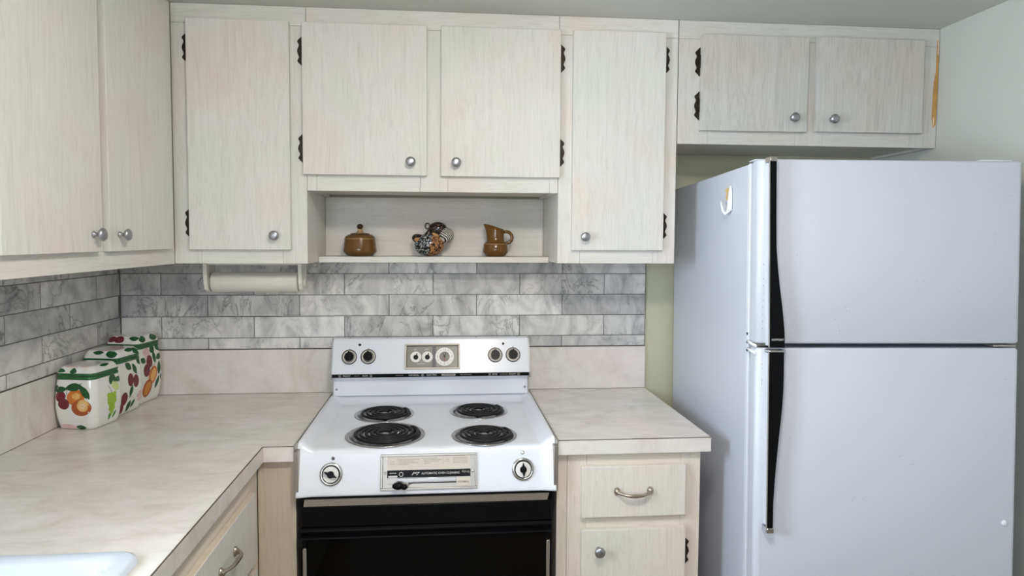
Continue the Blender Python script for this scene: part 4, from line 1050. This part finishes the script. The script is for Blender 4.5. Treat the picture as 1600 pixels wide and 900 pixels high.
def decor2(mb, f, s, can):
    k = can.H/.165
    leaf(mb, f, .0, .12*k, .02, .009, 30); blob(mb, f, -.02, .09*k, .016, .018, 0, 'e', M['plum'], 1); blob(mb, f, .02, .07*k, .024, .022, 0, 'e', M['orange'], 1)
    s0 = 2*can.a
    leaf(mb, f, s0-.020, .142*k, .016, .010, -40); leaf(mb, f, s0+.010, .130*k, .018, .008, -70); stroke(mb, f, [(s0-.004, .146*k), (s0+.004, .128*k), (s0+.000, .112*k)], .0013, M['stem'], 3)
    blob(mb, f, s0-.014, .100*k, .0130, .0210, .0, 'e', M['plum'], 2); blob(mb, f, s0+.012, .092*k, .0130, .0210, 0, 'e', M['plum'], 1)
    leaf(mb, f, s0+.036, .15*k, .013, .009, -60)
    blob(mb, f, s0-.046, .048*k, .0150, .0210, -.3, 'e', M['plum'], 1); blob(mb, f, s0-.062, .022*k, .012, .018, -.3, 'e', M['plum'], 2)
    stroke(mb, f, [(s0-.032, .055*k), (s0-.016, .046*k), (s0-.006, .050*k)], .0013, M['stem'], 3)
    leaf(mb, f, s0-.012, .066*k, .018, .007, 70); leaf(mb, f, s0-.024, .022*k, .018, .008, 60); leaf(mb, f, s0-.002, .026*k, .014, .006, 50)
    for dx, dz in ((0, 0), (.010, .008), (.012, -.006), (.004, -.014)): blob(mb, f, s0+.026+dx, .045*k+dz, .009, .008, 0, 'e', M['blossom'], 1)
    leaf(mb, f, 4*can.a, .09*k, .02, .009, 30); blob(mb, f, 6*can.a, .09*k, .02, .02, 0, 'e', M['orange'], 1)
def decor3(mb, f, s, can):
    k = can.H/.165
    blob(mb, f, .0, .09*k, .024, .024, 0, 'e', M['orange'], 1); leaf(mb, f, .02, .13*k, .02, .009, 30)
    s0 = 2*can.a
    for dx, dz in ((-.012, .004), (0, .010), (.010, .002), (-.002, -.006)): blob(mb, f, s0-.030+dx, .142*k+dz, .011, .009, 0, 'e', M['blossom'], 1)
    leaf(mb, f, s0+.000, .150*k, .014, .012, -60, ly=2); leaf(mb, f, s0+.030, .152*k, .015, .008, -50); leaf(mb, f, s0+.008, .126*k, .020, .008, -80); leaf(mb, f, s0+.034, .125*k, .015, .010, 20)
    leaf(mb, f, s0-.052, .124*k, .012, .009, -40)
    blob(mb, f, s0-.020, .117*k, .0155, .0220, 0, 'e', M['plum'], 2); blob(mb, f, s0-.036, .094*k, .0160, .0215, 0, 'e', M['plum'], 1)
    stroke(mb, f, [(s0-.010, .104*k), (s0+.010, .106*k)], .0013, M['stem'], 3); stroke(mb, f, [(s0-.024, .088*k), (s0, .100*k)], .0013, M['stem'], 3)
    blob(mb, f, s0-.004, .076*k, .0205, .0320, -.35, 'e', M['orange'], 1); blob(mb, f, s0-.002, .076*k, .0120, .0220, -.35, 'e', M['orange_l'], 2)
    blob(mb, f, s0-.034, .042*k, .0220, .0310, -.5, 'e', M['orange_d'], 3); blob(mb, f, s0-.034, .042*k, .0170, .0260, -.5, 'e', M['orange'], 4)
    for dd in (-.010, -.004, .002, .008): stroke(mb, f, [(s0-.046+dd, .024*k), (s0-.032+dd, .043*k), (s0-.024+dd, .060*k)], .0016, M['orange_l'], 6)
    leaf(mb, f, s0+.030, .092*k, .022, .008, 85); leaf(mb, f, s0+.020, .052*k, .022, .007, 65); leaf(mb, f, s0+.044, .066*k, .014, .007, 80)
    leaf(mb, f, 4*can.a, .09*k, .02, .009, 30); blob(mb, f, 6*can.a, .09*k, .02, .02, 0, 'e', M['orange'], 1)
def lblob(mb, f, d, t, rd, rt_, m, shape='e', rot=0, ly=1): blob(mb, f, d, t, rd, rt_/.04, 0, shape, m, ly)
def lid1(mb, f, can):
    blob(mb, f, -.052, .50, .018, .17, .0, 'leaf', M['leaf'], 2); blob(mb, f, -.002, .47, .011, .24, 0, 'leaf', M['leaf'], 2)
    blob(mb, f, can.a*2-.01, .80, .022, .12, 0, 'leaf', M['leaf'], 2); blob(mb, f, -.02, .88, .026, .08, 0, 'e', M['blossom'], 1); blob(mb, f, .035, .90, .016, .07, 0, 'e', M['blossom'], 1)
    blob(mb, f, can.a*4, .6, .02, .2, 0, 'leaf', M['leaf'], 2); blob(mb, f, can.a*6, .7, .02, .2, 0, 'e', M['blossom'], 2)
def lid2(mb, f, can):
    blob(mb, f, -.006, .74, .020, .14, 0, 'leaf', M['leaf'], 2); blob(mb, f, can.a-.02, .62, .018, .28, 0, 'leaf', M['leaf'], 2); blob(mb, f, can.a*2, .74, .024, .14, 0, 'leaf', M['leaf'], 2)
    blob(mb, f, can.a*2+.03, .5, .014, .30, 0, 'leaf', M['leaf'], 2); blob(mb, f, .02, .92, .02, .06, 0, 'e', M['blossom'], 1)
def lid3(mb, f, can):
    blob(mb, f, -.045, .66, .018, .22, 0, 'e', M['plum'], 2); blob(mb, f, -.012, .64, .020, .26, 0, 'e', M['plum'], 3)
    blob(mb, f, can.a-.016, .74, .018, .16, 0, 'leaf', M['leaf'], 2); blob(mb, f, can.a+.020, .60, .016, .26, 0, 'leaf', M['leaf'], 2); blob(mb, f, can.a*2+.02, .6, .02, .24, 0, 'leaf', M['leaf'], 2)
canister((-1.0795, -.3720, CZ+.0005), math.radians(-10), Can(.0670, .018, .166, .029, 1), 'small white canister nearest the front, painted with cherries and a cut orange, green rim', decor1, lid1)
canister((-1.0810, -.2270, CZ+.0005), math.radians(-10), Can(.0670, .018, .185, .033, 1), 'middle white canister with plums and green leaves, between the two other fruit canisters', decor2, lid2)
canister((-1.0790, -.0840, CZ+.0005), math.radians(-10), Can(.0670, .018, .208, .035, 1), 'tallest white canister in the corner, painted with plums and orange fruit', decor3, lid3)

# ------------------------------------------------------------------ shelf ornaments
SZ = 1.4440
sb = thing('sugar_bowl', (-.2660, -.075, SZ), 'brown glazed sugar bowl with black ball knob on its lid, on the open shelf', 'sugar bowl')
mb = MB(); mb.lathe([(.040, 0), (.0455, .001), (.0605, .0155), (.0615, .019), (.0600, .030), (.0560, .064), (.0545, .071), (.0530, .0735), (.0505, .0745), (.0450, .0790), (.036, .0805)], M['brown_glaze'], 48, center=(-.2660, -.075, SZ))
mb.lathe([(.0583, .0630), (.0588, .0642), (.0583, .0654)], M['lid_tan'], 48, center=(-.2660, -.075, SZ), cap=False)
build(mb, 'bowl', sb)
mb = MB(); mb.lathe([(.0350, .0806), (.0370, .0818), (.0350, .0835), (.0150, .0870), (.0095, .0915), (.0085, .0985), (.0095, .1000)], M['lid_tan'], 36, center=(-.2660, -.075, SZ), mats=[M['dark_glaze'], M['dark_glaze'], M['lid_tan'], M['lid_tan'], M['lid_tan'], M['lid_tan']])
lid = build(mb, 'lid', sb, 'tan lid')
mb = MB(); mb.sphere((-.2660, -.075, SZ+.1095), .0115, M['dark_glaze'], (1.05, 1.05, .9)); build(mb, 'lid_knob', lid)

orn = thing('ornament', (-.0120, -.075, SZ), 'round black, tan and white patterned animal ornament in the middle of the open shelf', 'ornament')
bc = Vector((-.0090, -.078, SZ+.0425))
mb = MB(); mb.sphere(bc, .0480, M['pat_mosaic'], (1.17, .98, .885), 36)
mi_t = mb.mi(M['pat_tan'])
for f in mb.bm.faces:
    c = f.calc_center_median()-bc
    if c.x > .004+c.z*.25: f.material_index = mi_t
build(mb, 'round_body', orn)
mb = MB(); mb.sphere((-.0490, -.082, SZ+.0655), .0225, M['pat_dark'], (1.15, .8, .80), 22, Matrix.Rotation(.25, 3, 'Y')); mb.sphere((-.0480, -.0910, SZ+.0610), .0170, M['tan_plain'], (1.10, .75, .65), 20, Matrix.Rotation(.25, 3, 'Y')); build(mb, 'left_ear', orn)
mb = MB(); mb.tube([(-.016+.0085*math.cos(a), -.083, SZ+.1130+.0105*math.sin(a)) for a in [2*PI*k/20 for k in range(20)]], .0030, M['pat_dark'], 10, closed=True)
mb.tube([(-.0115, -.083, SZ+.104), (-.0090, -.082, SZ+.094), (-.0150, -.081, SZ+.080), (-.0180, -.080, SZ+.068)], .008, M['pat_dark'], 12, rad=[.0048, .0080, .0130, .016]); build(mb, 'looped_crest', orn)
mb = MB(); mb.sphere((.0220, -.076, SZ+.1010), .0320, M['pat_dark'], (1.10, .85, .88), 26); mb.sphere((.0140, -.0930, SZ+.0800), .0130, M['tan_plain'], (1.15, .6, .60), 18, Matrix.Rotation(.45, 3, 'Y'))
mb.sphere((.0050, -.084, SZ+.0760), .0170, M['pat_dark'], (1.2, .9, .8), 18); build(mb, 'head', orn)
mb = MB(); mb.sphere((.0540, -.083, SZ+.0790), .0300, M['pat_zebra'], (.98, .85, .98), 26); build(mb, 'striped_lobe', orn)

pt = thing('milk_jug', (.2400, -.075, SZ), 'brown glazed jug with handle and spout, at the right end of the open shelf', 'jug')
mb = MB(); c = Vector((.2400, -.075, SZ))
prof = [(.0335, 0), (.0365, .0012), (.0465, .0150), (.0480, .0205), (.0475, .0300), (.0450, .0440), (.0435, .0475), (.0360, .0560), (.0335, .0600), (.0325, .0720), (.0318, .0900), (.0320, .1020)]
n = 48; rings = []
def spout(k, i, r, z):
    a = 2*PI*k/n; up_ = 0; d = max(0, math.cos(a-PI))
    f = max(0, (i-8)/3.0)
    return Vector((r*math.cos(a) - .0135*f*f*d**6, r*math.sin(a), z + f*f*(.0205*(.5-.5*math.cos(a))**1.2)))
for i, (r, z) in enumerate(prof): rings.append([mb.vert(c+spout(k, i, r, z)) for k in range(n)])
for i, (r, z) in reversed(list(enumerate(prof[4:], 4))): rings.append([mb.vert(c+spout(k, i, r-.0028, z)) for k in range(n)])
for a, b in zip(rings[:-1], rings[1:]):
    for k in range(n): mb.face([a[k], a[(k+1) % n], b[(k+1) % n], b[k]], M['brown_glaze'], True)
mb.face(rings[0], M['brown_glaze']); mb.face(rings[-1], M['dark_glaze'])
mb.lathe([(.0440, .0458), (.0458, .0470), (.0440, .0482)], M['lid_tan'], 48, center=c, cap=False)
build(mb, 'jug_body', pt)
mb = MB(); mb.tube([c+Vector(p) for p in ((.0300, 0, .0920), (.0400, 0, .0945), (.0520, 0, .0915), (.0610, 0, .0820), (.0635, 0, .0710), (.0600, 0, .0600), (.0520, 0, .0525), (.0430, 0, .0500), (.0370, 0, .0540))], .0042, M['brown_glaze'], 12, flat=1.5)
build(mb, 'handle', pt)
